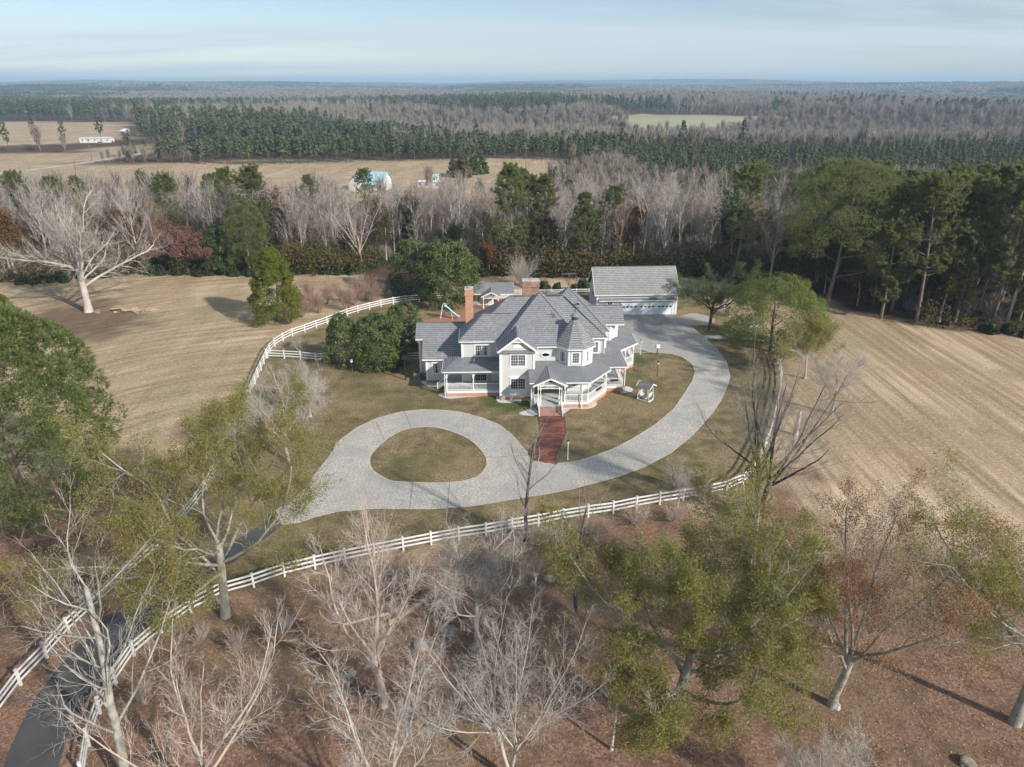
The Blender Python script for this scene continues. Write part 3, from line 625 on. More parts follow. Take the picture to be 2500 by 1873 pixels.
# ---------------------------------------------------------------- the house
def build_house():
    O = (2, 84, 0)
    h = empty('victorian_house', O, R(2.0), 'large grey and white two-storey house with round corner tower, brick chimneys and wrap-around porches', 'house')
    def part(name, m, mat, par=None, label=None, smooth=False): return m.build(name, mat, par or h, O if par is None else O, label, smooth)
    EZ = 6.6
    # walls, block by block
    blocks = {'left front': (-6.40, 0.0, 85.95, 91.5), 'main': (-5.6, 12.1, 86.75, 95.0), 'centre': (2.60, 6.2, 83.65, 88.0), 'bay': (-1.45, 2.65, 81.75, 86.4), 'rear': (3.4, 12.72, 88.98, 98.6)}
    for k, (x0, x1, y0, y1) in blocks.items():
        part('wall', MB().box(x0, x1, y0, y1, 0.45, EZ - 0.05), SIDING); part('foundation', MB().box(x0 - 0.03, x1 + 0.03, y0 - 0.03, y1 + 0.03, 0, 0.47), BRICK)
        part('base_board', MB().box(x0 - 0.05, x1 + 0.05, y0 - 0.05, y1 + 0.05, 0.45, 0.62), WHITE); part('frieze_board', MB().box(x0 - 0.045, x1 + 0.045, y0 - 0.045, y1 + 0.045, EZ - 0.42, EZ - 0.06), WHITE)
    for (x, y) in ((-6.40, 85.95), (-1.45, 81.75), (2.65, 81.75), (12.1, 86.75), (12.72, 88.98)):
        part('corner_board', MB().box(x - 0.14, x + 0.14, y - 0.055, y + 0.14, 0.62, EZ - 0.42), WHITE)
    rw = [(9, 92.3), (13.95, 92.3), (15.1, 93.5), (15.1, 96.0), (9, 96.0)]
    part('wall', MB().prism(rw, 0.45, EZ - 0.05), SIDING); part('foundation', MB().prism([(p[0] + 0.02, p[1] - 0.02) for p in rw], 0, 0.46), BRICK)
    part('corner_board', MB().box(13.8, 14.08, 92.24, 92.42, 3.5, EZ - 0.1), WHITE); part('corner_board', MB().box(14.98, 15.16, 93.4, 93.62, 3.5, EZ - 0.1), WHITE)
    part('gable_wall', MB().face([(15.0, 92.3, EZ - 0.05), (15.0, 96.0, EZ - 0.05), (15.0, 94.15, EZ + 1.75)]), SIDING)
    oc = octagon(7.95, 84.64, 2.2)
    part('tower_wall', MB().prism(oc, 0.45, EZ - 0.05), SIDING); part('frieze_board', MB().prism(octagon(7.95, 84.64, 2.24), EZ - 0.42, EZ - 0.06), WHITE)
    part('base_board', MB().prism(octagon(7.95, 84.64, 2.24), 4.15, 4.32), WHITE)
    for (x, y) in oc:
        dx, dy = (x - 7.95) / 2.38, (y - 84.64) / 2.38; part('corner_board', MB().tube([(x - dx * 0.06, y - dy * 0.06, 0.8), (x - dx * 0.06, y - dy * 0.06, EZ - 0.42)], 0.16, 8), WHITE)
    # left one-storey wing
    part('wall', MB().box(-11.3, -4, 87.5, 95.9, 0.45, 3.6), SIDING); part('foundation', MB().box(-11.33, -4, 87.47, 95.9, 0, 0.46), BRICKW)
    part('wall', MB().box(-12.35, -11.0, 90.0, 95.6, 0.45, 5.4), SIDING); part('foundation', MB().box(-12.38, -11, 89.97, 95.6, 0, 0.46), BRICKW)
    for (x, y, z1) in ((-11.3, 87.5, 3.3), (-12.35, 90.0, 5.2)): part('corner_board', MB().box(x - 0.05, x + 0.22, y - 0.055, y + 0.2, 0.5, z1), WHITE)
    part('corner_board', MB().box(-11.55, -11.32, 89.94, 90.0, 0.5, 5.2), WHITE)
    part('frieze_board', MB().box(-11.34, -8.3, 87.45, 87.5, 3.28, 3.55), WHITE); part('frieze_board', MB().box(-12.4, -11.3, 89.95, 90.0, 5.1, 5.42), WHITE)
    # roofs
    D = math.pi
    roof(h, [(-6.78, 85.55), (1, 85.55), (1, 91.95), (-6.78, 91.95)], [0.84, None, 0.84, 0.87], EZ, O, SHING)
    roof(h, [(-6.0, 85.6), (12.5, 86.38), (12.5, 95.6), (-6.0, 95.6)], [0.905, 0.815, 0.905, 0.763], EZ, O, SHING)
    roof(h, [(3.0, 88.58), (13.12, 88.58), (13.12, 99.0), (3.0, 99.0)], [0.917, 0.94, 0.917, 0.944], EZ, O, SHING)
    roof(h, [(-1.85, 83.3), (9.4, 83.3), (9.4, 96.5), (-1.85, 96.5)], [0.783, 0.94, 0.793, 0.909], EZ, O, SHING)
    roof(h, [(-1.88, 81.4), (3.08, 81.4), (3.08, 88.5), (-1.88, 88.5)], [None, 0.77, None, 0.77], EZ, O, SHING)
    roof(h, [(9, 91.9), (15.75, 91.9), (15.75, 96.4), (9, 96.4)], [0.92, None, 0.92, None], EZ, O, SHING)
    roof(h, [(-11.75, 87.1), (-4.0, 87.1), (-4.0, 96.3), (-11.75, 96.3)], [0.79, None, 0.79, None], 3.58, O, SHING)
    roof(h, [(-12.72, 89.6), (-11.75, 89.6), (-11.75, 93.8), (-12.72, 93.8)], [0.79, None, 0.79, None], 3.58 + 0.79 * 2.5, O, SHING)
    tr = roof(h, octagon(7.95, 84.64, 2.55), [1.43] * 8, EZ, O, SHING, 'tower_roof')
    # ridge and hip caps
    RC = SHING
    for a, b in (((-6.78, 85.55, 6.63), (-3.5, 88.75, 9.33)), ((-3.6, 88.75, 9.31), (0.2, 88.75, 9.31)), ((-0.1, 90.6, 11.13), (7.0, 90.9, 11.15)), ((3.87, 89.94, 11.82), (9.4, 83.3, 6.62)),
                 ((0.6, 81.4, 8.52), (0.6, 86.4, 8.52)), ((12.5, 86.38, 6.62), (7.1, 90.9, 11.12)), ((13.12, 88.58, 6.62), (8.05, 93.8, 11.38)), ((9.5, 94.15, 8.68), (15.75, 94.15, 8.68)), ((-12.72, 91.7, 7.22), (-5.5, 91.7, 7.22))):
        part('ridge_cap', MB().bar(a, b, 0.2, 0.07), RC)
    # front bay gable: wall, rake boards, pent, fan
    part('gable_wall', MB().face([(-1.5, 81.74, EZ - 0.05), (2.7, 81.74, EZ - 0.05), (0.6, 81.74, EZ + 1.62)]), SIDING)
    for s in (-1, 1): part('rake_board', MB().bar((0.6, 81.36, EZ + 1.84), (0.6 + s * 2.48, 81.36, EZ - 0.07), 0.08, 0.24), WHITE)
    part('pent_roof', MB().face([(-1.6, 81.3, EZ - 0.05), (2.8, 81.3, EZ - 0.05), (2.7, 81.75, EZ + 0.12), (-1.5, 81.75, EZ + 0.12)]).box(-1.6, 2.8, 81.3, 81.75, EZ - 0.1, EZ - 0.06), SHING)
    part('dentil_board', MB().box(-1.5, 2.7, 81.62, 81.75, EZ - 0.32, EZ - 0.11), WHITE)
    dm = MB()
    for i in range(22): dm.box(-1.4 + i * 0.19, -1.3 + i * 0.19, 81.56, 81.62, EZ - 0.28, EZ - 0.16)
    part('dentil_row', dm, WHITE); sunburst(h, 0.6, 81.42, EZ + 1.22, 0.5, 0.38, O)
    fa = [(0.6 + 0.62 * math.cos(D * i / 12), EZ + 0.38 + 0.5 * math.sin(D * i / 12)) for i in range(13)]; fm = MB().face([(p[0], 81.69, p[1]) for p in fa][::-1]); [fm.face([(p[0], 81.69, p[1]), (q[0], 81.69, q[1]), (q[0], 81.74, q[1]), (p[0], 81.74, p[1])]) for p, q in zip(fa, fa[1:] + fa[:1])]; part('gable_fan', fm, WHITE)
    # chimneys
    for (x0, x1, y0, y1, z0, z1, b, lab) in ((-5.95, -4.95, 89.9, 91.1, 5.5, 12.3, BRICK, 'tall narrow orange brick chimney'), (1.85, 4.1, 94.4, 95.6, 9.0, 12.15, BRICKW, 'wide weathered brick chimney')):
        m = MB().box(x0, x1, y0, y1, z0, z1 - 0.9); m.box(x0 - 0.08, x1 + 0.08, y0 - 0.08, y1 + 0.08, z1 - 0.9, z1 - 0.55); m.box(x0 - 0.02, x1 + 0.02, y0 - 0.02, y1 + 0.02, z1 - 0.55, z1 - 0.12)
        c = part('chimney', m, b, None, lab); part('chimney_cap', MB().box(x0 - 0.06, x1 + 0.06, y0 - 0.06, y1 + 0.06, z1 - 0.12, z1), CONC, c)
        n = 2 if x1 - x0 < 1.5 else 1
        for i in range(n):
            cx = (x0 + x1) / 2; cyy = (y0 + y1) / 2 + (i - (n - 1) / 2) * 0.45; part('flue', MB().box(cx - 0.17, cx + 0.17, cyy - 0.15, cyy + 0.15, z1, z1 + 0.16), BRICK, c)
    # tower cap and weather vane
    tx, ty = 7.95, 84.64; m = MB().tube([(tx, ty, 9.5), (tx, ty, 10.05), (tx, ty, 10.12)], [0.42, 0.42, 0.47], 12); part('tower_cap', m, COPPER, tr, smooth=False)
    part('cap_dome', MB().tube([(tx, ty, 10.12), (tx, ty, 10.18), (tx, ty, 10.38), (tx, ty, 10.5)], [0.56, 0.55, 0.3, 0.04], 14), VERDI, tr)
    m = MB().tube([(tx, ty, 10.45), (tx, ty, 11.75)], 0.035, 6); m.bar((tx - 0.45, ty, 11.2), (tx + 0.45, ty, 11.2), 0.045); m.bar((tx, ty - 0.4, 11.2), (tx, ty + 0.4, 11.2), 0.045)
    m.tube([(tx - 0.5, ty, 11.62), (tx + 0.45, ty, 11.62)], 0.04, 6); m.face([(tx + 0.1, ty, 11.65), (tx + 0.42, ty, 11.62), (tx + 0.5, ty, 11.86), (tx + 0.3, ty, 11.78), (tx + 0.15, ty, 11.9)]); m.face([(tx - 0.62, ty, 11.62), (tx - 0.42, ty, 11.72), (tx - 0.42, ty, 11.52)])
    part('weather_vane', m, DARK, tr)
    # windows
    W = lambda *a, **k: window(h, *a, off=O, **k)
    W((-9.95, 87.5, 1.45), 0.95, 1.45, curtain=1)
    W((0.68, 81.75, 1.48), 1.82, 1.42, sashes=2, curtain=0); W((0.68, 81.75, 4.62), 1.82, 1.48, sashes=2, curtain=2)
    part('window_panel', MB().box(-0.42, 1.78, 81.746, 81.76, 4.3, EZ - 0.43), WHITE); part('window_panel', MB().box(-0.42, 1.78, 81.746, 81.76, 0.63, 3.3), WHITE)
    W((-3.85, 85.95, 4.5), 1.72, 1.42, sashes=2, curtain=1); part('window_panel', MB().box(-5.0, -2.72, 85.946, 85.96, 4.0, EZ - 0.43), WHITE)
    ap = 2.2
    for k, yaw in ((0, 0.0), (1, D / 4), (-1, -D / 4)):
        px, py = tx + ap * math.sin(yaw), ty - ap * math.cos(yaw)
        W((px, py, 4.62), 0.86, 1.38, yaw=yaw, curtain=2 if k == 0 else 1); W((px, py, 1.5), 0.86, 1.3, yaw=yaw, curtain=1)
    W((10.95, 86.75, 4.42), 0.95, 1.45, curtain=2)
    mx, my = (13.95 + 15.1) / 2, (92.3 + 93.5) / 2; W((mx, my, 4.45), 0.8, 1.45, yaw=math.atan2(1.2, 1.15), curtain=2)
    ov = MB(); n = 24; ex, ey, ez = 4.25, 83.65, 5.35
    for i in range(n):
        a0, a1 = 2 * D * i / n, 2 * D * (i + 1) / n; ov.bar((ex + 0.57 * math.cos(a0), ey - 0.03, ez + 0.30 * math.sin(a0)), (ex + 0.57 * math.cos(a1), ey - 0.03, ez + 0.30 * math.sin(a1)), 0.08, 0.16)
    o = part('oval_window', ov, WHITE); part('pane', MB().face([(ex + 0.5 * math.cos(2 * D * i / n), ey - 0.03, ez + 0.24 * math.sin(2 * D * i / n)) for i in range(n)]), GLASS, o)
    part('dark_room_board', MB().face([(ex + 0.52 * math.cos(2 * D * i / n), ey - 0.01, ez + 0.26 * math.sin(2 * D * i / n)) for i in range(n)]), DARK_FILL, o)  # same dark-painted board, room darkness behind the oval pane
    # left porch
    FZ = 0.82
    def deck(poly, brick=BRICK):
        part('porch_foundation', MB().prism([(p[0], p[1]) for p in poly], 0, 0.46), brick); c = poly
        part('porch_skirt', MB().prism(c, 0.46, FZ - 0.01), WHITE); part('porch_floor', MB().prism(c, FZ - 0.012, FZ), PORCHF)
    deck([(-8.45, 83.0), (-1.46, 83.0), (-1.46, 86.0), (-6.45, 86.0), (-6.45, 87.49), (-8.45, 87.49)])
    roof(h, [(-8.85, 82.62), (-1.42, 82.62), (-1.42, 88.3), (-8.85, 88.3)], [0.20, None, None, 0.36], 3.62, O, SHING, 'porch_roof')
    part('porch_beam', MB().box(-8.45, -1.46, 83.0, 83.16, 3.12, 3.46), WHITE); part('porch_beam', MB().box(-8.45, -8.29, 83.16, 87.48, 3.12, 3.46), WHITE)
    part('porch_ceiling', MB().box(-8.4, -1.5, 83.17, 87.45, 3.44, 3.48), WHITE)
    for x, br in ((-8.37, ((1, 0),)), (-4.98, ((1, 0), (-1, 0))), (-1.62, ((-1, 0),))): column(h, x, 83.09, FZ, 3.14, O, br)
    railing(h, (-8.3, 83.09), (-5.06, 83.09), FZ, O); railing(h, (-4.9, 83.09), (-1.7, 83.09), FZ, O)
    W((-4.05, 85.95, 0.95), 1.5, 1.75, sashes=2, curtain=0, nx=3, ny=4)
    part('door', MB().box(-6.2, -5.3, 85.89, 85.95, 0.84, 2.9), WHITE); part('door', MB().box(-2.6, -1.7, 85.89, 85.95, 0.84, 2.9), CURT)
    # steps down the left side of that porch
    sm = MB()
    for i in range(4): sm.box(-9.6 + i * 0.28, -8.45, 85.6, 86.9, 0.0, 0.2 * (i + 1))
    part('side_steps', sm, BRICKW); 
    m = MB(); m.bar((-9.75, 85.6, 0.85), (-8.45, 85.6, 1.7), 0.07); m.bar((-9.75, 85.6, 0.0), (-9.75, 85.6, 0.9), 0.1)
    for i in range(8): t = i / 8; m.bar((-9.7 + 1.25 * t, 85.6, 0.1 + 0.7 * t), (-9.7 + 1.25 * t, 85.6, 0.85 + 0.85 * t), 0.04)
    part('stair_railing', m, WHITE)
    # entry and tower porch
    P1 = [(2.3, 79.1), (9.25, 79.1), (12.15, 83.0), (12.15, 83.95), (14.5, 83.95), (14.5, 89.2), (12.8, 90.5), (12.8, 87.0), (2.3, 87.0)]
    deck(P1)
    roof(h, [(1.95, 78.72), (9.42, 78.72), (12.5, 82.75), (12.5, 89.0), (1.95, 89.0)], [0.19, 0.23, 0.25, None, None], 3.6, O, SHING, 'porch_roof')
    roof(h, [(9.0, 83.6), (14.88, 83.6), (14.95, 90.4), (9.0, 90.4)], [0.22, 0.30, None, None], 3.62, O, SHING, 'porch_roof')
    roof(h, [(12.6, 90.6), (14.9, 89.6), (17.85, 92.5), (17.85, 96.6), (12.6, 96.6)], [0.22, 0.24, 0.26, None, None], 3.62, O, SHING, 'porch_roof')
    deck([(13.0, 90.5), (14.5, 89.6), (17.5, 92.6), (17.5, 96.4), (13.0, 96.4)])
    part('porch_ceiling', MB().prism([(2.35, 79.2), (9.2, 79.2), (12.1, 83.05), (12.1, 86.7), (2.35, 86.7)], 3.40, 3.44), WHITE)
    part('porch_ceiling', MB().prism([(9.5, 84.05), (14.4, 84.05), (14.4, 90.2), (9.5, 90.2)], 3.41, 3.45), WHITE)
    def beam(a, b): part('porch_beam', MB().bar((*a, 3.29), (*b, 3.29), 0.16, 0.30), WHITE)
    beam((2.35, 79.2), (9.22, 79.2)); beam((9.22, 79.2), (12.05, 83.0)); beam((12.05, 83.0), (12.05, 84.0)); beam((12.05, 84.05), (14.42, 84.05)); beam((14.42, 84.05), (14.42, 89.4)); beam((14.5, 89.7), (17.42, 92.65)); beam((17.42, 92.65), (17.42, 96.2)); beam((2.38, 79.2), (2.38, 81.7))
    e = 0.707
    for x, y, br in ((2.42, 79.2, ((1, 0),)), (6.35, 79.2, ((-1, 0), (1, 0))), (8.45, 79.2, ((1, 0), (-1, 0))), (9.2, 79.24, ((-1, 0), (0.6, 0.8))), (11.98, 82.95, ((-0.6, -0.8),)), (12.1, 84.05, ((1, 0),)), (14.4, 84.05, ((-1, 0), (0, 1))), (14.4, 86.8, ((0, 1), (0, -1))), (14.45, 89.5, ((0, -1), (e, e))), (16.0, 91.2, ((e, e), (-e, -e))), (17.42, 92.7, ((-e, -e), (0, 1))), (17.42, 95.8, ((0, -1),))):
        column(h, x, y, FZ, 3.16, O, br)
    for a, b in (((2.42, 79.2), (3.15, 79.2)), ((6.4, 79.2), (8.4, 79.2)), ((8.5, 79.2), (9.15, 79.2)), ((9.25, 79.3), (11.93, 82.88)), ((12.15, 84.05), (14.35, 84.05)), ((14.4, 84.1), (14.4, 86.75)), ((14.4, 86.85), (14.42, 89.4)), ((14.5, 89.6), (15.95, 91.1)), ((16.05, 91.25), (17.38, 92.62)), ((17.42, 92.8), (17.42, 95.7)), ((2.38, 79.25), (2.38, 81.65))):
        railing(h, a, b, FZ, O)
    # planter boxes hung on the rails
    for a, b in (((10.5, 80.75), (11.2, 81.7)), ((12.8, 83.95), (13.8, 83.95)), ((15.0, 89.95), (15.6, 90.55))):
        part('planter_box', MB().bar((*a, FZ + 0.78), (*b, FZ + 0.78), 0.22, 0.24), DARK)
    # front door group
    part('door_surround', MB().box(3.4, 6.0, 83.56, 83.65, FZ, 3.1), DOORW); part('door', MB().box(4.05, 5.05, 83.5, 83.56, FZ, 2.95), DOORW)
    for x in (3.52, 5.2): part('sidelight', MB().box(x, x + 0.42, 83.54, 83.565, FZ + 0.5, 2.9), GLASS)
    # entry gable
    g = roof(h, [(2.35, 77.95), (6.5, 77.95), (6.5, 83.0), (2.35, 83.0)], [None, 0.46, None, 0.46], 3.46, O, SHING, 'entry_roof', gutter=False)
    for s in (-1, 1): part('rake_board', MB().bar((4.425, 77.92, 4.36), (4.425 + s * 2.1, 77.92, 3.40), 0.08, 0.2), WHITE)
    sunburst(h, 4.425, 78.3, 2.98, 1.3, 0.78, O, 'entry_fan', 7)
    for x in (3.0, 3.28, 5.57, 5.85): column(h, x, 78.35 if x in (3.28, 5.57) else 78.42, FZ if x in (3.28, 5.57) else FZ, 3.42, O, (), 0.06)
    part('entry_beam', MB().box(2.85, 6.0, 78.28, 78.42, 3.30, 3.46), WHITE); part('porch_floor', MB().box(2.9, 5.95, 78.0, 79.098, FZ - 0.14, FZ), PORCHF); part('porch_foundation', MB().box(2.95, 5.9, 78.03, 79.098, 0, FZ - 0.14), BRICKW)
    stp = None
    for i in range(5):
        part('step', MB().box(3.1, 5.78, 76.72 + i * 0.26, 78.02, 0.0 + i * 0.145 + (0 if i == 0 else 0.001), 0.145 * (i + 1)), BRICKW)
    for x in (3.02, 5.86):
        m = MB(); m.bar((x, 76.6, 0.75), (x, 78.2, 1.75), 0.09, 0.08); m.bar((x, 76.6, 0), (x, 76.6, 0.95), 0.1); m.bar((x, 76.62, 0.2), (x, 78.1, 1.0), 0.06)
        for i in range(9): t = (i + 0.5) / 9; m.bar((x, 76.6 + 1.6 * t, 0.2 + 0.85 * t), (x, 76.6 + 1.6 * t, 0.75 + 1.0 * t), 0.035)
        part('stair_railing', m, WHITE)
    # downspouts
    for x, y, z0, z1 in ((-6.45, 85.8, 4.2, 6.5), (-1.6, 81.66, 0.3, 6.5), (2.2, 79.0, 0.1, 3.5), (12.2, 86.6, 4.3, 6.5), (8.45, 78.85, 0.05, 3.5), (14.62, 83.85, 0.05, 3.5), (-8.6, 82.95, 0.1, 3.5)):
        part('downspout', MB().box(x - 0.05, x + 0.05, y - 0.04, y + 0.04, z0, z1), WHITE)
    return h
build_house()

# ---------------------------------------------------------------- garage
def build_garage():
    h = empty('garage', (14.62, 117.2, 0), R(3.15), 'long grey-roofed three-door garage at the head of the concrete drive', 'garage'); Wd, Dp = 14.0, 7.9; O = (0, 0, 0)
    P = lambda n, m, mat, par=None, lab=None: m.build(n, mat, par or h, O, lab)
    P('wall', MB().box(0, Wd, 0, Dp, 0, 3.72), SIDING)
    P('gable_wall', MB().face([(0.0, 0, 3.72), (0, Dp, 3.72), (0, Dp / 2, 7.2)][::-1]).face([(Wd, 0, 3.72), (Wd, Dp, 3.72), (Wd, Dp / 2, 7.2)]), SIDING)
    roof(h, [(-0.45, -0.4), (Wd + 0.3, -0.4), (Wd + 0.3, Dp + 0.4), (-0.45, Dp + 0.4)], [0.89, None, 0.89, None], 3.72, O, SHINGG)
    P('ridge_cap', MB().bar((-0.45, Dp / 2, 7.56), (Wd + 0.3, Dp / 2, 7.56), 0.25, 0.1), SHINGG)
    for x in (-0.47, Wd + 0.32):
        for s in (-1, 1): P('rake_board', MB().bar((x, Dp / 2, 7.44), (x, Dp / 2 + s * (Dp / 2 + 0.42), 3.6), 0.06, 0.2), WHITE)
    P('frieze_board', MB().box(-0.04, Wd + 0.04, -0.05, 0, 3.42, 3.7), WHITE)
    P('pent_roof', MB().face([(0.3, -0.62, 2.74), (Wd - 0.15, -0.62, 2.74), (Wd - 0.15, 0, 3.02), (0.3, 0, 3.02)]).box(0.3, Wd - 0.15, -0.6, 0, 2.66, 2.70), SHING)
    P('gutter', MB().box(0.3, Wd - 0.15, -0.70, -0.60, 2.62, 2.74), WHITE)
    P('corner_board', MB().box(-0.05, 0.25, -0.06, 0.1, 0, 3.42), WHITE); P('corner_board', MB().box(Wd - 0.25, Wd + 0.05, -0.06, 0.1, 0, 3.42), WHITE)
    for x0, x1 in ((4.4, 7.08), (7.5, 10.18), (10.58, 13.26)):
        m = MB()
        for k in range(4): m.box(x0 + 0.05, x1 - 0.05, -0.10, -0.02, 0.02 + k * 0.585, 0.59 + k * 0.585)
        d = P('garage_door', m, GDOOR)
        for k in range(4):
            c = x0 + (x1 - x0) * (k + 0.5) / 4; P('pane', MB().box(c - 0.19, c + 0.19, -0.115, -0.10, 1.32, 1.58), DARK_FILL, d)
        fr = MB().box(x0 - 0.2, x0 + 0.05, -0.16, 0, 0, 2.5).box(x1 - 0.05, x1 + 0.2, -0.16, 0, 0, 2.5).box(x0 + 0.05, x1 - 0.05, -0.16, 0, 2.36, 2.5)
        P('door_frame', fr, GDOOR, d)
    window(h, (2.3, 0, 1.2), 0.9, 1.2, curtain=0, off=O)
    for z in (4.6, 2.6):
        P('gable_vent', MB().box(-0.06, 0, Dp * 0.45, Dp * 0.55, z, z + 0.5), DARK_FILL)
    for y in (1.4, 3.2, 5.2, 6.6): P('wall_batten', MB().box(-0.04, 0, y, y + 0.1, 0, 3.6), SIDING)
    return h
build_garage()

# ---------------------------------------------------------------- pool house, slide
def build_poolhouse():
    h = empty('pool_house', (-7.0, 123.1, 0), R(1.0), 'small white pool house with fan gable porch behind the main house', 'pool house'); O = (0, 0, 0)
    P = lambda n, m, mat, par=None, lab=None: m.build(n, mat, par or h, O, lab)
    P('wall', MB().box(0, 3.7, 0, 4.4, 0, 2.25), SIDING); P('back_wall', MB().box(3.7, 7.2, 4.2, 4.4, 0, 2.25), SIDING); P('base_board', MB().box(-0.03, 3.73, -0.03, 0, 0, 0.2), WHITE)
    P('floor_slab', MB().box(0, 7.3, -2.4, 4.4, 0.0, 0.07), PATIO)
    roof(h, [(-0.5, -0.5), (7.4, -0.5), (7.4, 4.9), (-0.5, 4.9)], [0.52, None, 0.52, None], 2.3, O, SHING)
    roof(h, [(1.5, -2.5), (4.9, -2.5), (4.9, 1.6), (1.5, 1.6)], [None, 0.5, None, 0.5], 2.28, O, SHING, 'porch_roof', gutter=False)
    for s in (-1, 1): P('rake_board', MB().bar((3.2, -2.53, 3.08), (3.2 + s * 1.72, -2.53, 2.24), 0.06, 0.16), WHITE)
    sunburst(h, 3.2, -2.3, 1.95, 1.15, 0.75, O, 'porch_fan', 7)
    for x in (1.9, 4.5): column(h, x, -2.3, 0.05, 2.3, O, (), 0.06)
    for x in (5.8, 7.1): column(h, x, -0.2, 0.05, 2.25, O, (), 0.05)
    window(h, (1.0, 0, 0.7), 0.8, 1.3, off=O, curtain=1); d = P('door', MB().box(2.6, 3.55, -0.06, 0, 0.07, 2.05), WHITE)
    P('door_panel', MB().box(2.75, 3.4, -0.075, -0.06, 0.3, 1.8), SIDING, d)
build_poolhouse()
def build_slide():
    h = empty('pool_slide', (-11.9, 115.2, 0), 0, 'pale blue curved pool slide with white tubular ladder behind the house', 'pool slide'); O = (0, 0, 0)
    path = [(0.35, 0, 2.2), (0.7, 0, 2.15), (1.1, -0.05, 1.85), (1.6, -0.1, 1.35), (2.1, -0.2, 0.95), (2.6, -0.3, 0.6), (3.0, -0.35, 0.42)]
    m = MB(); w = 0.28; pr = [(-w, 0.16), (-w * 0.8, 0.0), (w * 0.8, 0.0), (w, 0.16)]
    for a, b in zip(path, path[1:]):
        for p, q in zip(pr, pr[1:]):
            m.face([(a[0], a[1] + p[0], a[2] + p[1]), (b[0], b[1] + p[0], b[2] + p[1]), (b[0], b[1] + q[0], b[2] + q[1]), (a[0], a[1] + q[0], a[2] + q[1])])
    m.build('chute', SLIDEB, h)
    for s in (-1, 1):
        t = MB().tube([(-0.35, s * 0.3, 0), (0.0, s * 0.3, 1.5), (0.1, s * 0.3, 2.5), (0.35, s * 0.3, 2.75), (0.65, s * 0.3, 2.6), (0.8, s * 0.3, 2.25)], 0.035, 8); t.build('ladder_rail', WHITE, h)
        MB().tube([(1.75, s * 0.25, 0), (1.55, s * 0.25, 1.35)], 0.035, 8).build('leg', WHITE, h)
    for i in range(5): MB().bar((-0.32 + i * 0.075, -0.3, 0.35 + i * 0.42), (-0.32 + i * 0.075, 0.3, 0.35 + i * 0.42), 0.09, 0.04).build('rung', WHITE, h)
build_slide()

# ---------------------------------------------------------------- garden things
def build_swing():
    h = empty('canopy_swing', (16.95, 81.75, 0), R(-38), 'white wooden glider swing with shingled canopy standing on the lawn', 'swing'); O = (0, 0, 0)
    P = lambda n, m, mat, par=None: m.build(n, mat, par or h, O)
    a, b = 0.95, 0.72
    fr = MB()
    for y in (-b, b): fr.bar((-a, y, 0.09), (a, y, 0.09), 0.1, 0.12)
    for x in (-a, a): fr.bar((x, -b, 0.091), (x, b, 0.091), 0.1, 0.12)
    P('base_frame', fr, WHITE)
    for x in (-a, a):
        for y in (-b, b): P('leg', MB().bar((x, y, 0.1), (x * 0.78, y * 0.86, 1.75), 0.09), WHITE)
    P('top_frame', MB().bar((-a * .8, -b * .86, 1.75), (a * .8, -b * .86, 1.75), 0.08).bar((-a * .8, b * .86, 1.75), (a * .8, b * .86, 1.75), 0.08).bar((-a * .78, -b * .8, 1.76), (-a * .78, b * .8, 1.76), 0.08).bar((a * .78, -b * .8, 1.76), (a * .78, b * .8, 1.76), 0.08), WHITE)
    r = roof(h, [(-1.15, -0.95), (1.15, -0.95), (1.15, 0.95), (-1.15, 0.95)], [0.42, None, 0.42, None], 1.72, O, SHINGW, 'canopy', gutter=False, th=0.05)
    for x in (-1.16, 1.16):
        for s in (-1, 1): P('rake_board', MB().bar((x, 0, 2.1), (x, s * 0.97, 1.69), 0.05, 0.12), WHITE, r)
    for s in (-1, 1):
        m = MB()
        for i in range(5): m.bar((s * (0.35 + 0.08 * i), -0.5, 0.5), (s * (0.35 + 0.08 * i), 0.5, 0.5), 0.06, 0.03)
        for i in range(5): m.bar((s * (0.72 + 0.035 * i), -0.5, 0.58 + 0.1 * i), (s * (0.72 + 0.035 * i), 0.5, 0.58 + 0.1 * i), 0.03, 0.07)
        P('seat', m, WHITE)
        for y in (-0.5, 0.5): P('hanger', MB().bar((s * 0.6, y, 0.5), (s * 0.5, y, 1.75), 0.05), WHITE)
    m = MB()
    for i in range(6): m.bar((-0.3 + 0.12 * i, -0.5, 0.25), (-0.3 + 0.12 * i, 0.5, 0.25), 0.08, 0.03)
    P('foot_rest', m, WHITE); h.scale = (0.86, 0.86, 1.12)
build_swing()
def lamp_post(x, y, hh, label, pole=DARK, head=0.16):
    h = empty('lamp_post', (x, y, 0), 0, label, 'lamp post'); k = hh - 0.42
    MB().tube([(0, 0, 0), (0, 0, 0.08), (0, 0, 0.1), (0, 0, k)], [0.1, 0.1, 0.045, 0.04], 8).build('pole', pole, h)
    l = MB().tube([(0, 0, k), (0, 0, k + 0.05), (0, 0, k + 0.3)], [0.06, head * 0.7, head], 6).build('lantern', WHITE, h)
    MB().tube([(0, 0, k + 0.3), (0, 0, k + 0.33), (0, 0, k + 0.46), (0, 0, k + 0.5)], [head * 1.15, head * 1.1, 0.05, 0.015], 6).build('lantern_cap', DARK, l)
lamp_post(19.06, 98.1, 2.3, 'tall thin white lamp post at the lawn corner below the far porch', WHITE, 0.13)
lamp_post(19.95, 89.6, 2.15, 'black lamp post with white lantern in the lawn behind the canopy swing', DARK, 0.2)
lamp_post(5.95, 66.2, 2.3, 'white lamp post standing beside the red front walk', WHITE, 0.12)
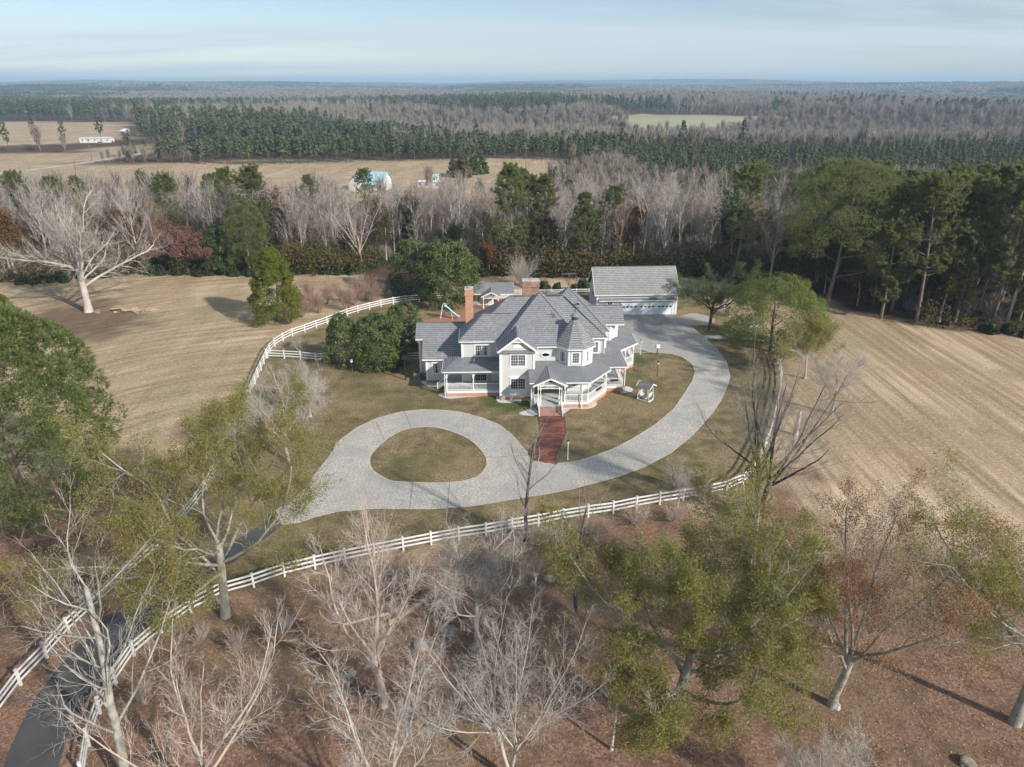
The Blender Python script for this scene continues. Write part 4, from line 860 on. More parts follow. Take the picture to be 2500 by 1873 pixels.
def build_mailbox():
    h = empty('feed_box', (21.5, 97.8, 0), R(20), 'small white box on a dark post at the edge of the drive', 'box on post')
    MB().box(-0.05, 0.05, -0.05, 0.05, 0, 1.15).build('post', DARK, h); m = MB().box(-0.28, 0.28, -0.2, 0.2, 1.15, 1.42)
    m.tube([(-0.28, 0, 1.42), (0.28, 0, 1.42)], 0.2, 12); m.build('box', WHITE, h); MB().box(0.281, 0.3, -0.12, 0.12, 1.22, 1.45).build('box_door', GREYM, h)
build_mailbox()
def build_feeder():
    h = empty('bird_feeder', (*(-22.11,90.51), 0), 0, 'small bird feeder on a thin pole under the left magnolias', 'bird feeder')
    MB().tube([(0, 0, 0), (0, 0, 1.7)], 0.025, 6).build('pole', GREYM, h); MB().box(-0.14, 0.14, -0.14, 0.14, 1.7, 2.0).build('seed_box', WHITE, h)
    MB().tube([(0, 0, 2.0), (0, 0, 2.18)], [0.26, 0.02], 4).build('cap', GREYM, h)
    g = empty('bird_feeder', (*(-22.33,91.57), 0), 0, None, None); bpy.data.objects.remove(g)
build_feeder()
def build_hoop():
    h = empty('basketball_post', (*(-14.45,88.16), 0), R(80), 'black basketball post in the shade beside the left wing', 'basketball hoop')
    MB().box(-0.07, 0.07, -0.07, 0.07, 0, 2.6).build('post', DARK, h); MB().bar((0, 0, 2.5), (0.7, 0, 2.9), 0.08).build('arm', DARK, h)
    MB().box(0.7, 0.74, -0.6, 0.6, 2.6, 3.35).build('backboard', DARK, h)
    MB().tube([(0.98 + 0.22 * math.cos(t * 0.52), 0.22 * math.sin(t * 0.52), 2.72) for t in range(13)], 0.015, 5, False).build('rim', DARK, h)
build_hoop()
def ac_unit(x, y, w, hh, label):
    h = empty('air_conditioner', (x, y, 0), R(2), label, 'air conditioner', 'air conditioners beside the left wing')
    MB().box(-w / 2, w / 2, -w / 2, w / 2, 0, hh).build('cabinet', GREYM, h); MB().tube([(0, 0, hh), (0, 0, hh + 0.03)], w * 0.4, 14).build('fan_grille', DARK, h)
    m = MB()
    for i in range(8): m.box(-w * 0.45, w * 0.45, -w / 2 - 0.012, -w / 2, 0.1 + i * hh / 9, 0.13 + i * hh / 9)
    m.build('louvre', DARK, h)
ac_unit(-12.9, 88.6, 0.85, 0.95, 'taller grey air conditioner standing in front against the left wing'); ac_unit(-12.75, 90.2, 0.8, 0.8, 'low grey air conditioner set back against the left wing'); 
def build_antenna():
    h = empty('tv_antenna', (*(10.39,125.97), 0), R(10), 'thin metal television antenna on a mast behind the back fence', 'antenna')
    MB().tube([(0, 0, 0), (0, 0, 5.2)], 0.035, 6).build('mast', GREYM, h); m = MB().bar((-1.3, 0, 5.1), (1.3, 0, 5.1), 0.05)
    for i in range(9): x = -1.25 + i * 0.31; l = 0.35 + 0.09 * i; m.bar((x, -l, 5.1), (x, l, 5.1), 0.035)
    m.build('element_array', GREYM, h)
build_antenna()
def build_dock():
    h = empty('loading_platform', (*(35.59,105.22), 0), R(3), 'low grey plank platform with metal frame beside the concrete drive', 'platform'); wood = mat_plain('grey_planks', (0.30, 0.275, 0.25), 0.9, 0.3, 3)
    L, D = 3.6, 2.9
    for i in range(9): MB().box(-L / 2, L / 2, -D / 2 + i * D / 9, -D / 2 + (i + 0.94) * D / 9, 0.42, 0.47).build('plank', wood, h)
    MB().box(-L / 2, L / 2, -D / 2 - 0.05, -D / 2 - 0.005, 0.2, 0.46).build('edge_beam', CONC, h)
    for x in (-L / 2 + 0.1, L / 2 - 0.1):
        for y in (-D / 2 + 0.1, D / 2 - 0.1): MB().box(x - 0.07, x + 0.07, y - 0.07, y + 0.07, 0, 0.42).build('leg', wood, h)
    m = MB()
    for y in (-0.2, D / 2): m.bar((-L / 2, y, 0.47), (-L / 2, y, 1.7), 0.06); m.bar((L / 2, y, 0.47), (L / 2, y, 1.7), 0.06)
    m.bar((-L / 2, D / 2, 1.7), (L / 2, D / 2, 1.7), 0.06); m.bar((-L / 2, D / 2, 1.1), (L / 2, D / 2, 1.1), 0.05); m.bar((-L / 2, -0.2, 1.7), (-L / 2, D / 2, 1.7), 0.05); m.bar((-L / 2, -D / 2, 0.5), (-L / 2, D / 2, 1.7), 0.05)
    m.build('rail_frame', GREYM, h)
build_dock()

# ---------------------------------------------------------------- vegetation generators
def nrm(a): return a / np.maximum(np.linalg.norm(a, axis=-1, keepdims=True), 1e-9)
def tubes(P, Rd, sides):
    """P (N,K,3) centre lines, Rd (N,K) radii"""
    N, K, _ = P.shape; d = np.empty_like(P); d[:, 1:-1] = P[:, 2:] - P[:, :-2]; d[:, 0] = P[:, 1] - P[:, 0]; d[:, -1] = P[:, -1] - P[:, -2]; d = nrm(d)
    up = np.where(np.abs(d[..., 2:3]) < 0.9, np.array([0, 0, 1.0]), np.array([1.0, 0, 0])); a = nrm(np.cross(d, up)); b = np.cross(d, a)
    t = np.arange(sides) * 2 * np.pi / sides; V = P[:, :, None] + (a[:, :, None] * np.cos(t)[:, None] + b[:, :, None] * np.sin(t)[:, None]) * Rd[:, :, None, None]
    i = np.arange(N * K * sides).reshape(N, K, sides); j = np.roll(i, -1, 2)
    if sides == 2:
        return V.reshape(-1, 3), np.stack([i[:, :-1, 0], i[:, :-1, 1], i[:, 1:, 1], i[:, 1:, 0]], -1).reshape(-1, 4)
    Q = np.stack([i[:, :-1], j[:, :-1], j[:, 1:], i[:, 1:]], -1).reshape(-1, 4); return V.reshape(-1, 3), Q
def merge(parts):
    V = []; Q = []; o = 0
    for v, q in parts: V.append(v); Q.append(q + o); o += len(v)
    return np.concatenate(V), np.concatenate(Q)
def rand_dirs(rng, n):
    return nrm(rng.normal(size=(n, 3)))
def grow(rng, start, dirs, length, radius, lv):
    """lv: one dict per level: k segments, jit, trop, end (taper), c children, t0, ang, asd, lr, rr, sides"""
    P = np.atleast_2d(start).astype(float); D = nrm(np.atleast_2d(dirs).astype(float)); N = len(P); L = np.broadcast_to(length, (N,)).astype(float).copy(); Rr = np.broadcast_to(radius, (N,)).astype(float).copy(); out = []
    for s in lv:
        k = s['k']; pts = np.empty((N, k + 1, 3)); dr = np.empty((N, k + 1, 3)); pts[:, 0] = P; dr[:, 0] = D; d = D.copy()
        for i in range(k):
            d = nrm(d + rng.normal(size=(N, 3)) * s['jit'] + np.array([0, 0, 1.0]) * s['trop']); pts[:, i + 1] = pts[:, i] + d * (L / k)[:, None]; dr[:, i + 1] = d
        tt = np.linspace(0, 1, k + 1); rad = Rr[:, None] * (1 - (1 - s['end']) * tt[None] ** s.get('tp', 1.0)); out.append((pts, rad, s['sides'], dr))
        c = s.get('c', 0)
        if not c: break
        t = (np.arange(c)[None] + rng.random((N, c))) / c; t = s['t0'] + (1 - s['t0']) * t; t[:, -1] = 1.0
        f = t * k; i0 = np.minimum(f.astype(int), k - 1); fr = (f - i0)[..., None]; ar = np.arange(N)[:, None]
        cp = pts[ar, i0] * (1 - fr) + pts[ar, i0 + 1] * fr; cd = dr[ar, np.minimum(i0 + 1, k)]; cr = rad[ar, i0] * (1 - fr[..., 0]) + rad[ar, i0 + 1] * fr[..., 0]
        az = (np.arange(c)[None] * 2.39996 + rng.random((N, 1)) * 6.28 + rng.normal(size=(N, c)) * 0.5); an = R(s['ang']) + rng.normal(size=(N, c)) * R(s.get('asd', 8)); an[:, -1] *= 0.4
        up = np.where(np.abs(cd[..., 2:3]) < 0.95, np.array([0, 0, 1.0]), np.array([1.0, 0, 0])); a = nrm(np.cross(cd, up)); b = np.cross(cd, a)
        nd = cd * np.cos(an)[..., None] + (a * np.cos(az)[..., None] + b * np.sin(az)[..., None]) * np.sin(an)[..., None]
        sh = s.get('shape', 0.25); nl = L[:, None] * s['lr'] * (1 - sh * (t - s['t0']) / max(1e-6, 1 - s['t0'])) * rng.uniform(0.65, 1.15, (N, c))
        nr = np.minimum(cr * 0.95, np.maximum(cr * s['rr'] * rng.uniform(0.75, 1.15, (N, c)), s.get('rmin', 0.008)))
        P = cp.reshape(-1, 3); D = nd.reshape(-1, 3); L = nl.ravel(); Rr = nr.ravel(); keep = (P[:, 2] > 0.25) & (L > 0.05)
        lo = (D[:, 2] < -0.25) & (P[:, 2] < 3.0); keep &= ~lo
        P, D, L, Rr = P[keep], D[keep], L[keep], Rr[keep]; N = len(P)
    return out
def limb_meshes(paths, split, name, mat):
    """thick limbs in one mesh, fine branches in another"""
    A = merge([tubes(p, r, s) for p, r, s, _ in paths[:split]]); B = [tubes(p, r, s) for p, r, s, _ in paths[split:]]
    ta = np_mesh(name + '_trunk', A[0], A[1], mat=mat, smooth=True)
    tb = None
    if B: B = merge(B); tb = np_mesh(name + '_branches', B[0], B[1], mat=mat, smooth=True)
    return ta, tb
def leaf_cards(rng, C, size, asp=0.5, nor=None, spread=1.0):
    """a small folded diamond for each leaf centre"""
    n = len(C); d = rand_dirs(rng, n) if nor is None else nrm(nor + rand_dirs(rng, n) * spread); t = nrm(np.cross(d, rand_dirs(rng, n))); b = np.cross(d, t)
    s = (np.broadcast_to(size, (n,)) * rng.uniform(0.6, 1.3, n))[:, None]
    V = np.stack([C - t * s, C + b * s * asp - d * s * 0.15, C + t * s, C - b * s * asp - d * s * 0.15], 1).reshape(-1, 3); return V, np.arange(4 * n).reshape(-1, 4)
def blades(rng, C, nor, m, ln, wd, spread=0.9):
    """tufts of needles: m narrow triangles fanned from each centre"""
    n = len(C); d = nrm(np.repeat(nor, m, 0) + rand_dirs(rng, n * m) * spread); c = np.repeat(C, m, 0); s = nrm(np.cross(d, rand_dirs(rng, n * m))); l = (ln * rng.uniform(0.7, 1.2, n * m))[:, None]
    V = np.stack([c - s * wd * 0.4 + d * l * 0.08, c + d * l, c + s * wd * 0.6 + d * l * 0.08], 1).reshape(-1, 3); return V, np.arange(3 * n * m).reshape(-1, 3)
def along(paths, lvl, per, rng, lo=0.2):
    p, r, s, d = paths[lvl]; N, K, _ = p.shape; t = lo + (1 - lo) * rng.random((N, per)); f = t * (K - 1); i = np.minimum(f.astype(int), K - 2); fr = (f - i)[..., None]; ar = np.arange(N)[:, None]
    return (p[ar, i] * (1 - fr) + p[ar, i + 1] * fr).reshape(-1, 3), d[ar, i + 1].reshape(-1, 3)

# barks and leaves
B_PALE = mat_bark('pale_grey_bark', (0.50, 0.45, 0.40), (0.27, 0.235, 0.20), (0.56, 0.52, 0.47))
B_PINK = mat_bark('pinkish_bark', (0.52, 0.425, 0.365), (0.30, 0.23, 0.19), (0.56, 0.48, 0.42))
B_LICH = mat_bark('lichened_bark', (0.36, 0.34, 0.295), (0.11, 0.10, 0.087), (0.46, 0.45, 0.39), 2.6)
B_DARK = mat_bark('dark_bark', (0.085, 0.072, 0.062), (0.028, 0.024, 0.021), (0.30, 0.275, 0.25), 0.8)
B_GREY = mat_bark('dull_grey_twigs', (0.33, 0.295, 0.265), (0.16, 0.14, 0.125), (0.40, 0.365, 0.335))
B_BELT = mat_bark('grey_mauve_bark', (0.40, 0.345, 0.315), (0.22, 0.185, 0.165), (0.47, 0.42, 0.385))
B_RUST = mat_bark('rust_twigs', (0.42, 0.28, 0.215), (0.25, 0.16, 0.12), (0.46, 0.34, 0.27))
B_PINE = mat_bark('pine_bark', (0.20, 0.155, 0.125), (0.08, 0.058, 0.045), (0.26, 0.215, 0.185))
L_PINE = mat_leaf('pine_needles', [(0.20, 0.235, 0.085), (0.27, 0.30, 0.11), (0.34, 0.355, 0.14), (0.23, 0.26, 0.093)], 0.55, 0.5, 0.25, 0.3, (0.11, 0.135, 0.055))
L_FPINE = mat_leaf('near_pine_needles', [(0.10, 0.14, 0.04), (0.155, 0.195, 0.06), (0.21, 0.24, 0.08), (0.12, 0.16, 0.046)], 0.35, 0.5, 0.3)  # needle greens of the big foreground pine
L_MAG = mat_leaf('magnolia_leaves', [(0.055, 0.09, 0.024), (0.095, 0.14, 0.036), (0.155, 0.20, 0.055), (0.20, 0.20, 0.075), (0.07, 0.11, 0.028)], 0.3, 0.5, 0.3)
L_CED = mat_leaf('cedar_sprays', [(0.09, 0.11, 0.014), (0.14, 0.15, 0.02), (0.19, 0.19, 0.026), (0.11, 0.13, 0.016)], 0.25, 0.6, 0.15)
L_OAK = mat_leaf('thin_olive_leaves', [(0.24, 0.255, 0.065), (0.31, 0.315, 0.09), (0.37, 0.34, 0.115), (0.20, 0.23, 0.055), (0.38, 0.29, 0.10)], 0.55, 0.5, 0.25)
L_GREEN = mat_leaf('fresh_green_leaves', [(0.17, 0.215, 0.05), (0.24, 0.28, 0.07), (0.30, 0.325, 0.10), (0.14, 0.185, 0.042)], 0.5, 0.5, 0.25)
L_DKGR = mat_leaf('dark_green_leaves', [(0.035, 0.065, 0.018), (0.06, 0.095, 0.025), (0.09, 0.12, 0.035)], 0.25, 0.45, 0.3)
L_OAKG = mat_leaf('thin_green_leaves', [(0.20, 0.235, 0.06), (0.27, 0.295, 0.085), (0.33, 0.32, 0.105), (0.165, 0.205, 0.05), (0.33, 0.27, 0.09)], 0.55, 0.5, 0.25)
L_GGREY = mat_leaf('grey_green_leaves', [(0.12, 0.16, 0.06), (0.18, 0.215, 0.09), (0.10, 0.135, 0.05)], 0.4, 0.5, 0.25)
L_BROWN = mat_leaf('brown_oak_leaves', [(0.30, 0.15, 0.075), (0.40, 0.22, 0.11), (0.36, 0.24, 0.13), (0.24, 0.125, 0.065)], 0.35, 0.6, 0.15)
L_RUSSET = mat_leaf('russet_leaves', [(0.20, 0.062, 0.024), (0.29, 0.105, 0.036), (0.15, 0.055, 0.025), (0.24, 0.13, 0.05)], 0.35, 0.6, 0.15, 0.5, (0.16, 0.12, 0.05))
L_OLIVE = mat_leaf('dull_olive_leaves', [(0.105, 0.10, 0.036), (0.15, 0.13, 0.046), (0.18, 0.135, 0.055), (0.085, 0.09, 0.03)], 0.35, 0.6, 0.15, 0.5, (0.13, 0.085, 0.045))
L_UNDER = mat_leaf('undergrowth_leaves', [(0.038, 0.06, 0.02), (0.06, 0.085, 0.026), (0.09, 0.095, 0.035), (0.03, 0.05, 0.018)], 0.3, 0.5, 0.25)

def make_tree(name, meshes, loc, label, cat='tree', group=None, rz=0.0, s=1.0):
    o = empty(name, (loc[0], loc[1], float(terrain(loc[0], loc[1]))), rz, label, cat, group); o.scale = (s, s, s)
    for nm, me in meshes:
        if me is not None: link(bpy.data.objects.new(nm, me), o)
    return o

def bare(seed, H, r0, bark, mode='oak', name='bare', stems=1, lean=(0, 0), dens=1.0, limbs=9, spread=1.0, drop=0, oang=52, vang=31):
    rng = np.random.default_rng(seed); q = lambda n: max(2, int(round(n * dens)))
    if mode == 'oak':      # short trunk, wide limbs
        st = np.zeros((1, 3)); L0 = H * 0.30
        lv = [dict(k=5, jit=.04, trop=.02, end=.8, c=limbs, t0=.5, ang=oang, asd=16, lr=1.75 * spread, rr=.46, sides=9, shape=.1),
              dict(k=8, jit=.16, trop=.05, end=.35, c=q(10), t0=.2, ang=42, asd=12, lr=.52, rr=.42, sides=6, shape=.45),
              dict(k=6, jit=.17, trop=.05, end=.3, c=q(9), t0=.12, ang=40, asd=14, lr=.52, rr=.48, sides=4, shape=.4, rmin=.012),
              dict(k=4, jit=.18, trop=.03, end=.5, c=q(7), t0=.12, ang=38, asd=14, lr=.6, rr=.55, sides=3, shape=.4, rmin=.0105),
              dict(k=3, jit=.18, trop=.03, end=.6, c=q(4), t0=.2, ang=36, asd=10, lr=.6, rr=.8, sides=2, shape=.3, rmin=.0085),
              dict(k=1, jit=.18, trop=.02, end=.6, sides=2)]; split = 2
    elif mode == 'vase':    # low fork, long ascending stems
        st = np.zeros((1, 3)); L0 = H * 0.26
        lv = [dict(k=5, jit=.05, trop=.04, end=.85, c=7, t0=.62, ang=vang, asd=10, lr=2.5, rr=.50, sides=9, shape=.12),
              dict(k=9, jit=.075, trop=.035, end=.22, c=q(13), t0=.18, ang=36, asd=12, lr=.38, rr=.38, sides=6, shape=.5),
              dict(k=6, jit=.13, trop=.06, end=.3, c=q(9), t0=.12, ang=36, asd=12, lr=.5, rr=.5, sides=4, shape=.4, rmin=.011),
              dict(k=4, jit=.15, trop=.05, end=.5, c=q(6), t0=.15, ang=34, asd=12, lr=.6, rr=.6, sides=3, shape=.3, rmin=.0105),
              dict(k=3, jit=.16, trop=.04, end=.6, c=q(3), t0=.2, ang=34, asd=10, lr=.6, rr=.8, sides=2, shape=.3, rmin=.0085),
              dict(k=1, jit=.16, trop=.03, end=.6, sides=2)]; split = 2
    elif mode == 'tall':    # single leader with side branches
        st = np.zeros((1, 3)); L0 = H * 0.66
        lv = [dict(k=11, jit=.045, trop=.03, end=.42, c=q(22), t0=.3, ang=46, asd=13, lr=.55, rr=.42, sides=8, shape=.35),
              dict(k=7, jit=.11, trop=.085, end=.3, c=q(9), t0=.15, ang=38, asd=10, lr=.46, rr=.48, sides=4, shape=.4, rmin=.012),
              dict(k=4, jit=.15, trop=.06, end=.45, c=q(7), t0=.12, ang=36, asd=10, lr=.55, rr=.55, sides=3, shape=.3, rmin=.0105),
              dict(k=3, jit=.16, trop=.05, end=.6, c=q(4), t0=.2, ang=34, asd=10, lr=.6, rr=.8, sides=2, shape=.3, rmin=.0085),
              dict(k=1, jit=.16, trop=.03, end=.6, sides=2)]; split = 1
    elif mode == 'belt':    # forest tree: long clear stem, narrow brush of a crown
        st = np.zeros((1, 3)); L0 = H * 0.55
        lv = [dict(k=8, jit=.035, trop=.03, end=.45, c=q(12), t0=.28, ang=30, asd=8, lr=.62, rr=.5, sides=6, shape=.15),
              dict(k=6, jit=.10, trop=.09, end=.25, c=q(9), t0=.15, ang=32, asd=9, lr=.42, rr=.5, sides=4, shape=.35, rmin=.03),
              dict(k=4, jit=.13, trop=.07, end=.45, c=q(7), t0=.15, ang=32, asd=9, lr=.5, rr=.6, sides=3, shape=.3, rmin=.022),
              dict(k=2, jit=.15, trop=.06, end=.6, c=3, t0=.2, ang=32, asd=9, lr=.6, rr=.8, sides=2, rmin=.018), dict(k=1, jit=.1, trop=.04, end=.6, sides=2)]; split = 1
    else:                   # shrub: many stems from the ground
        st = np.zeros((1, 3)); L0 = H
        lv = [dict(k=6, jit=.09, trop=.02, end=.3, c=q(8), t0=.2, ang=30, asd=9, lr=.5, rr=.6, sides=4, shape=.4, rmin=.012),
              dict(k=4, jit=.13, trop=.05, end=.45, c=q(6), t0=.15, ang=30, asd=9, lr=.5, rr=.65, sides=3, shape=.3, rmin=.01),
              dict(k=3, jit=.14, trop=.04, end=.6, sides=3)]; split = 1
    if mode == 'shrub':
        a = rng.random(stems) * 6.28; tl = rng.uniform(0.05, 1.3, stems) if H < 3 else rng.uniform(0.05, 0.75, stems); d = np.stack([np.cos(a) * tl, np.sin(a) * tl, np.ones(stems)], 1); st = np.stack([np.cos(a), np.sin(a), np.zeros(stems)], 1) * rng.uniform(0, 0.3, (stems, 1)) * max(0.4, H * 0.12)
        P = grow(rng, st, d, L0 * rng.uniform(0.7, 1.05, stems), r0, lv)
    elif stems > 1:
        a = np.arange(stems) * 6.28 / stems + rng.random() * 6; d = np.stack([np.cos(a) * .16 + lean[0], np.sin(a) * .16 + lean[1], np.ones(stems)], 1); st = np.stack([np.cos(a) * r0, np.sin(a) * r0, np.zeros(stems)], 1) * 0.6
        P = grow(rng, st, d, L0, r0 * 0.75, lv)
    else: P = grow(rng, st, (lean[0], lean[1], 1), L0, r0, lv)
    if mode != 'shrub':
        P[0][1][:, 0] *= 1.35; f = H / max(np.percentile(p[..., 2], 99.7) for p, _, _, _ in P)
        for p, _, _, _ in P: p *= f
    return P, limb_meshes(P[:len(P) - drop], split, name, bark), rng
def leafy(P, rng, mat, name, n, size, asp=0.55, lvls=(-1,), lo=0.1, keep=1.0, zmin=0.0, jitter=0.12, patch=0.0):
    C = []
    for l in lvls: c, _ = along(P, l, n, rng, lo); C.append(c)
    C = np.concatenate(C); C = C + rng.normal(size=C.shape) * jitter; k = rng.random(len(C)) < keep
    if patch: w = np.sin(C[:, 0] * 1.1 + 2) + np.sin(C[:, 1] * 0.9 + 1) + np.sin(C[:, 2] * 1.2) ; k &= (w + rng.normal(size=len(C)) * 0.5) > (patch * 3 - 1.5)
    k &= C[:, 2] > zmin; C = C[k]; V, Q = leaf_cards(rng, C, size, asp); return np_mesh(name, V, Q, mat=mat)

def pine(seed, H, r0, name, base=0.4, wid=0.24, tufts=2, m=12, ln=0.42, wd=0.05, mat=L_PINE, flat=0.5, nb=46, lean=(0, 0), sub=6):
    rng = np.random.default_rng(seed)
    tr = grow(rng, np.zeros((1, 3)), (lean[0], lean[1], 1), H, r0, [dict(k=12, jit=.018, trop=.02, end=.12, sides=8)]); p = tr[0][0][0]; t = base + (1 - base) * np.sort(rng.random(nb)) ** 0.9; t[-3:] = (0.96, 0.98, 0.995)
    f = t * 12; i = np.minimum(f.astype(int), 11); fr = (f - i)[:, None]; st = p[i] * (1 - fr) + p[i + 1] * fr; rr = r0 * (1 - .88 * t); az = np.arange(nb) * 2.39996 + rng.normal(size=nb) * 0.4
    u = (t - base) / (1 - base); prof = np.sqrt(np.clip(1 - u ** 2.2, 0.02, 1)) * (0.55 + 0.45 * np.clip(u / flat, 0, 1)); L = H * wid * prof * rng.uniform(0.6, 1.15, nb) + 0.25; up = 0.12 + 0.85 * u ** 2
    d = np.stack([np.cos(az), np.sin(az), up], 1)
    br = grow(rng, st, d, L, np.maximum(rr * 0.42, 0.03), [dict(k=5, jit=.10, trop=.07, end=.3, c=sub, t0=.35, ang=48, asd=12, lr=.42, rr=.6, sides=4, shape=.35, rmin=.015), dict(k=3, jit=.14, trop=.12, end=.5, c=3, t0=.3, ang=42, asd=12, lr=.5, rr=.7, sides=3, rmin=.01), dict(k=2, jit=.12, trop=.15, end=.6, sides=3)])
    C1, D1 = along(br, 2, tufts, rng, 0.35); C2, D2 = along(br, 1, max(1, tufts), rng, 0.4); C = np.concatenate([C1, C2]); Dn = np.concatenate([D1, D2]); Dn = nrm(Dn * 0.6 + np.array([0, 0, 0.55]))
    V, T = blades(rng, C, Dn, m, ln, wd); tm = merge([tubes(tr[0][0], tr[0][1], 8)] + [tubes(a, b, s) for a, b, s, _ in br[:2]])
    return [('trunk', np_mesh(name + '_trunk', tm[0], tm[1], mat=B_PINE, smooth=True)), ('crown', np_mesh(name + '_crown', V, T=T, mat=mat))]
def lobed(seed, H, W, name, mat, bark, nl=70, per=150, size=0.2, asp=0.45, shape='round', base=0.05, lobe=0.2, r0=0.25, blade=0.0):
    """dense evergreen: leaves over many overlapping lobes"""
    rng = np.random.default_rng(seed); n = nl; u = rng.random(n) ** 0.8; a = np.arange(n) * 2.39996 + rng.normal(size=n) * 0.3
    if shape == 'round': pr = np.sqrt(np.clip(1 - (np.abs(u - 0.42) / 0.60) ** 2.2, 0.03, 1))
    elif shape == 'cone': pr = np.clip(1.0 - u, 0.02, 1) ** 0.47 * (0.78 + 0.22 * np.clip(u / 0.12, 0, 1))
    else: pr = np.clip(1.0 - u, 0.02, 1) ** 0.85
    rad = W / 2 * pr * rng.uniform(0.62, 0.98, n); z = H * (base + (0.97 - base) * u); C = np.stack([np.cos(a) * rad, np.sin(a) * rad, z], 1); lr = W * lobe * rng.uniform(0.6, 1.15, n) * (0.55 + 0.45 * pr)
    d = rand_dirs(rng, n * per); out = nrm(np.stack([np.cos(a), np.sin(a), np.full(n, 0.45)], 1)); o = np.repeat(out, per, 0); fl = (d * o).sum(1) < -0.25; d[fl] = -d[fl]
    rr = np.repeat(lr, per) * rng.uniform(0.72, 1.06, n * per); pts = np.repeat(C, per, 0) + d * rr[:, None] * np.array([1, 1, 0.8]); k = pts[:, 2] > 0.15; pts = pts[k]; d = d[k]
    if blade:
        V, T = blades(rng, pts, nrm(d + np.array([0, 0, 0.3])), 3, size, blade, .6); cr = np_mesh(name + '_crown', V, T=T, mat=mat)
    else:
        V, Q = leaf_cards(rng, pts, size, asp, d + np.array([0, 0, 0.35]), 0.7); cr = np_mesh(name + '_crown', V, Q, mat=mat)
    tr = grow(rng, np.zeros((1, 3)), (0, 0, 1), H * 0.85, r0, [dict(k=6, jit=.03, trop=.02, end=.15, c=14, t0=.15, ang=55, asd=12, lr=.42, rr=.4, sides=7, shape=.5), dict(k=4, jit=.1, trop=.05, end=.3, sides=4)])
    tm = merge([tubes(p, r, s) for p, r, s, _ in tr]); return [('trunk', np_mesh(name + '_trunk', tm[0], tm[1], mat=bark, smooth=True)), ('crown', cr)]
def bush(seed, H, W, name, mat, n=2600, size=0.12, asp=0.5):
    rng = np.random.default_rng(seed); d = rand_dirs(rng, n); d[:, 2] = np.abs(d[:, 2]); a = np.arctan2(d[:, 1], d[:, 0]); w = 1 + 0.18 * np.sin(a * 3 + seed) + 0.12 * np.sin(a * 7 + d[:, 2] * 5)
    p = d * np.array([W / 2, W / 2, H]) * (w * rng.uniform(0.55, 1.02, n))[:, None]; V, Q = leaf_cards(rng, p, size, asp, d, 1.0); return [('crown', np_mesh(name, V, Q, mat=mat))]

# ---------------------------------------------------------------- the trees one meets near the house
def place_bare(spec):
    seed, (x, y, H), r0, bark, mode, label, kw = spec
    P, (ta, tb), rng = bare(seed, H, r0, bark, mode, 'bare_tree', **kw)
    if bark == B_DARK: tb.materials[0] = B_GREY
    return make_tree('bare_tree', [('trunk', ta), ('crown', tb)], (x, y), label, 'tree')
NEAR = [
 (11, (-74.5,119.1,23.4), 0.62, B_PALE, 'oak', 'huge spreading bare tree alone on the tan field beside a heap of split logs', dict(dens=.97, limbs=13, spread=1.05, oang=40)),
 (12, (-21.7,27.7,19.5), 0.30, B_LICH, 'tall', 'tall leafless tree with blotched lichened trunk between the asphalt road and the white fence', dict(lean=(-.03, .05), dens=.72)),
 (13, (-16.8,26.4,14.7), 0.21, B_PINK, 'vase', 'pinkish bare tree rising from red leaf litter inside the bend of the road fence', dict(dens=.8)),
 (14, (-8.3,33.8,15.7), 0.27, B_PINK, 'vase', 'many-stemmed bare pink-barked tree before the front fence with a fallen log at its foot', dict(dens=.92)),
 (15, (-6.3,25.2,14.0), 0.18, B_PALE, 'vase', 'low white-twigged bare tree filling the leaf litter below the boulders', dict(dens=.86)),
 (16, (-2.5,39.0,11.0), 0.17, B_PALE, 'oak', 'crooked pale bare tree growing out of the mossy boulders', dict(dens=.9)),
 (17, (-0.1,28.5,13.9), 0.15, B_PALE, 'vase', 'slim bare tree with whitish forked stems beside the boulders', dict(stems=2, dens=.85)),
 (18, (1.3,51.5,12.2), 0.19, B_DARK, 'tall', 'black-trunked bare tree standing right at the front fence', dict(dens=.6)),
 (19, (4.8,42.3,13.8), 0.15, B_DARK, 'tall', 'thin black-trunked bare tree in the woods just outside the front fence', dict(dens=.42)),
 (20, (22.7,55.3,18.5), 0.34, B_DARK, 'vase', 'twin-stemmed black-barked bare tree at the bend of the right fence', dict(stems=2, dens=.80, vang=23)),
 (21, (6.0,30.5,6.2), 0.10, B_PALE, 'tall', 'short half-dead sapling with white sideways branches under the olive oak', dict(dens=.4)),
 (22, (-23.8,65.9,11.5), 0.19, B_PALE, 'oak', 'silvery bare ornamental tree inside the left fence beside the loop drive', dict(dens=1.0)),
 (23, (-24.3,76.7,8.1), 0.12, B_PALE, 'oak', 'smaller silvery bare tree behind the ornamental one near the lawn', dict(dens=.8)),
 (24, (-31.0,96.9,3.6), 0.07, B_PALE, 'oak', 'little silvery bare tree in the corner of the cross fence', dict(dens=.7)),
 (26, (38.9,77.6,9.5), 0.15, B_PALE, 'oak', 'grey bare tree on the edge of the mown hay field', dict(dens=.7)),
 (27, (15.7,56.9,6.0), 0.06, B_PALE, 'vase', 'thin pale sapling growing through the front fence rails', dict(dens=.55)),
 (28, (-32.2,149.3,17.6), 0.30, B_PINK, 'vase', 'big pale bare tree with tangled low branches behind the rear magnolias', dict(dens=.75)),
 (31, (16.5,25.9,6.8), 0.08, B_PALE, 'oak', 'small grey bare sapling under the brown-leaved oak', dict(dens=.7)),
]
_done = {}
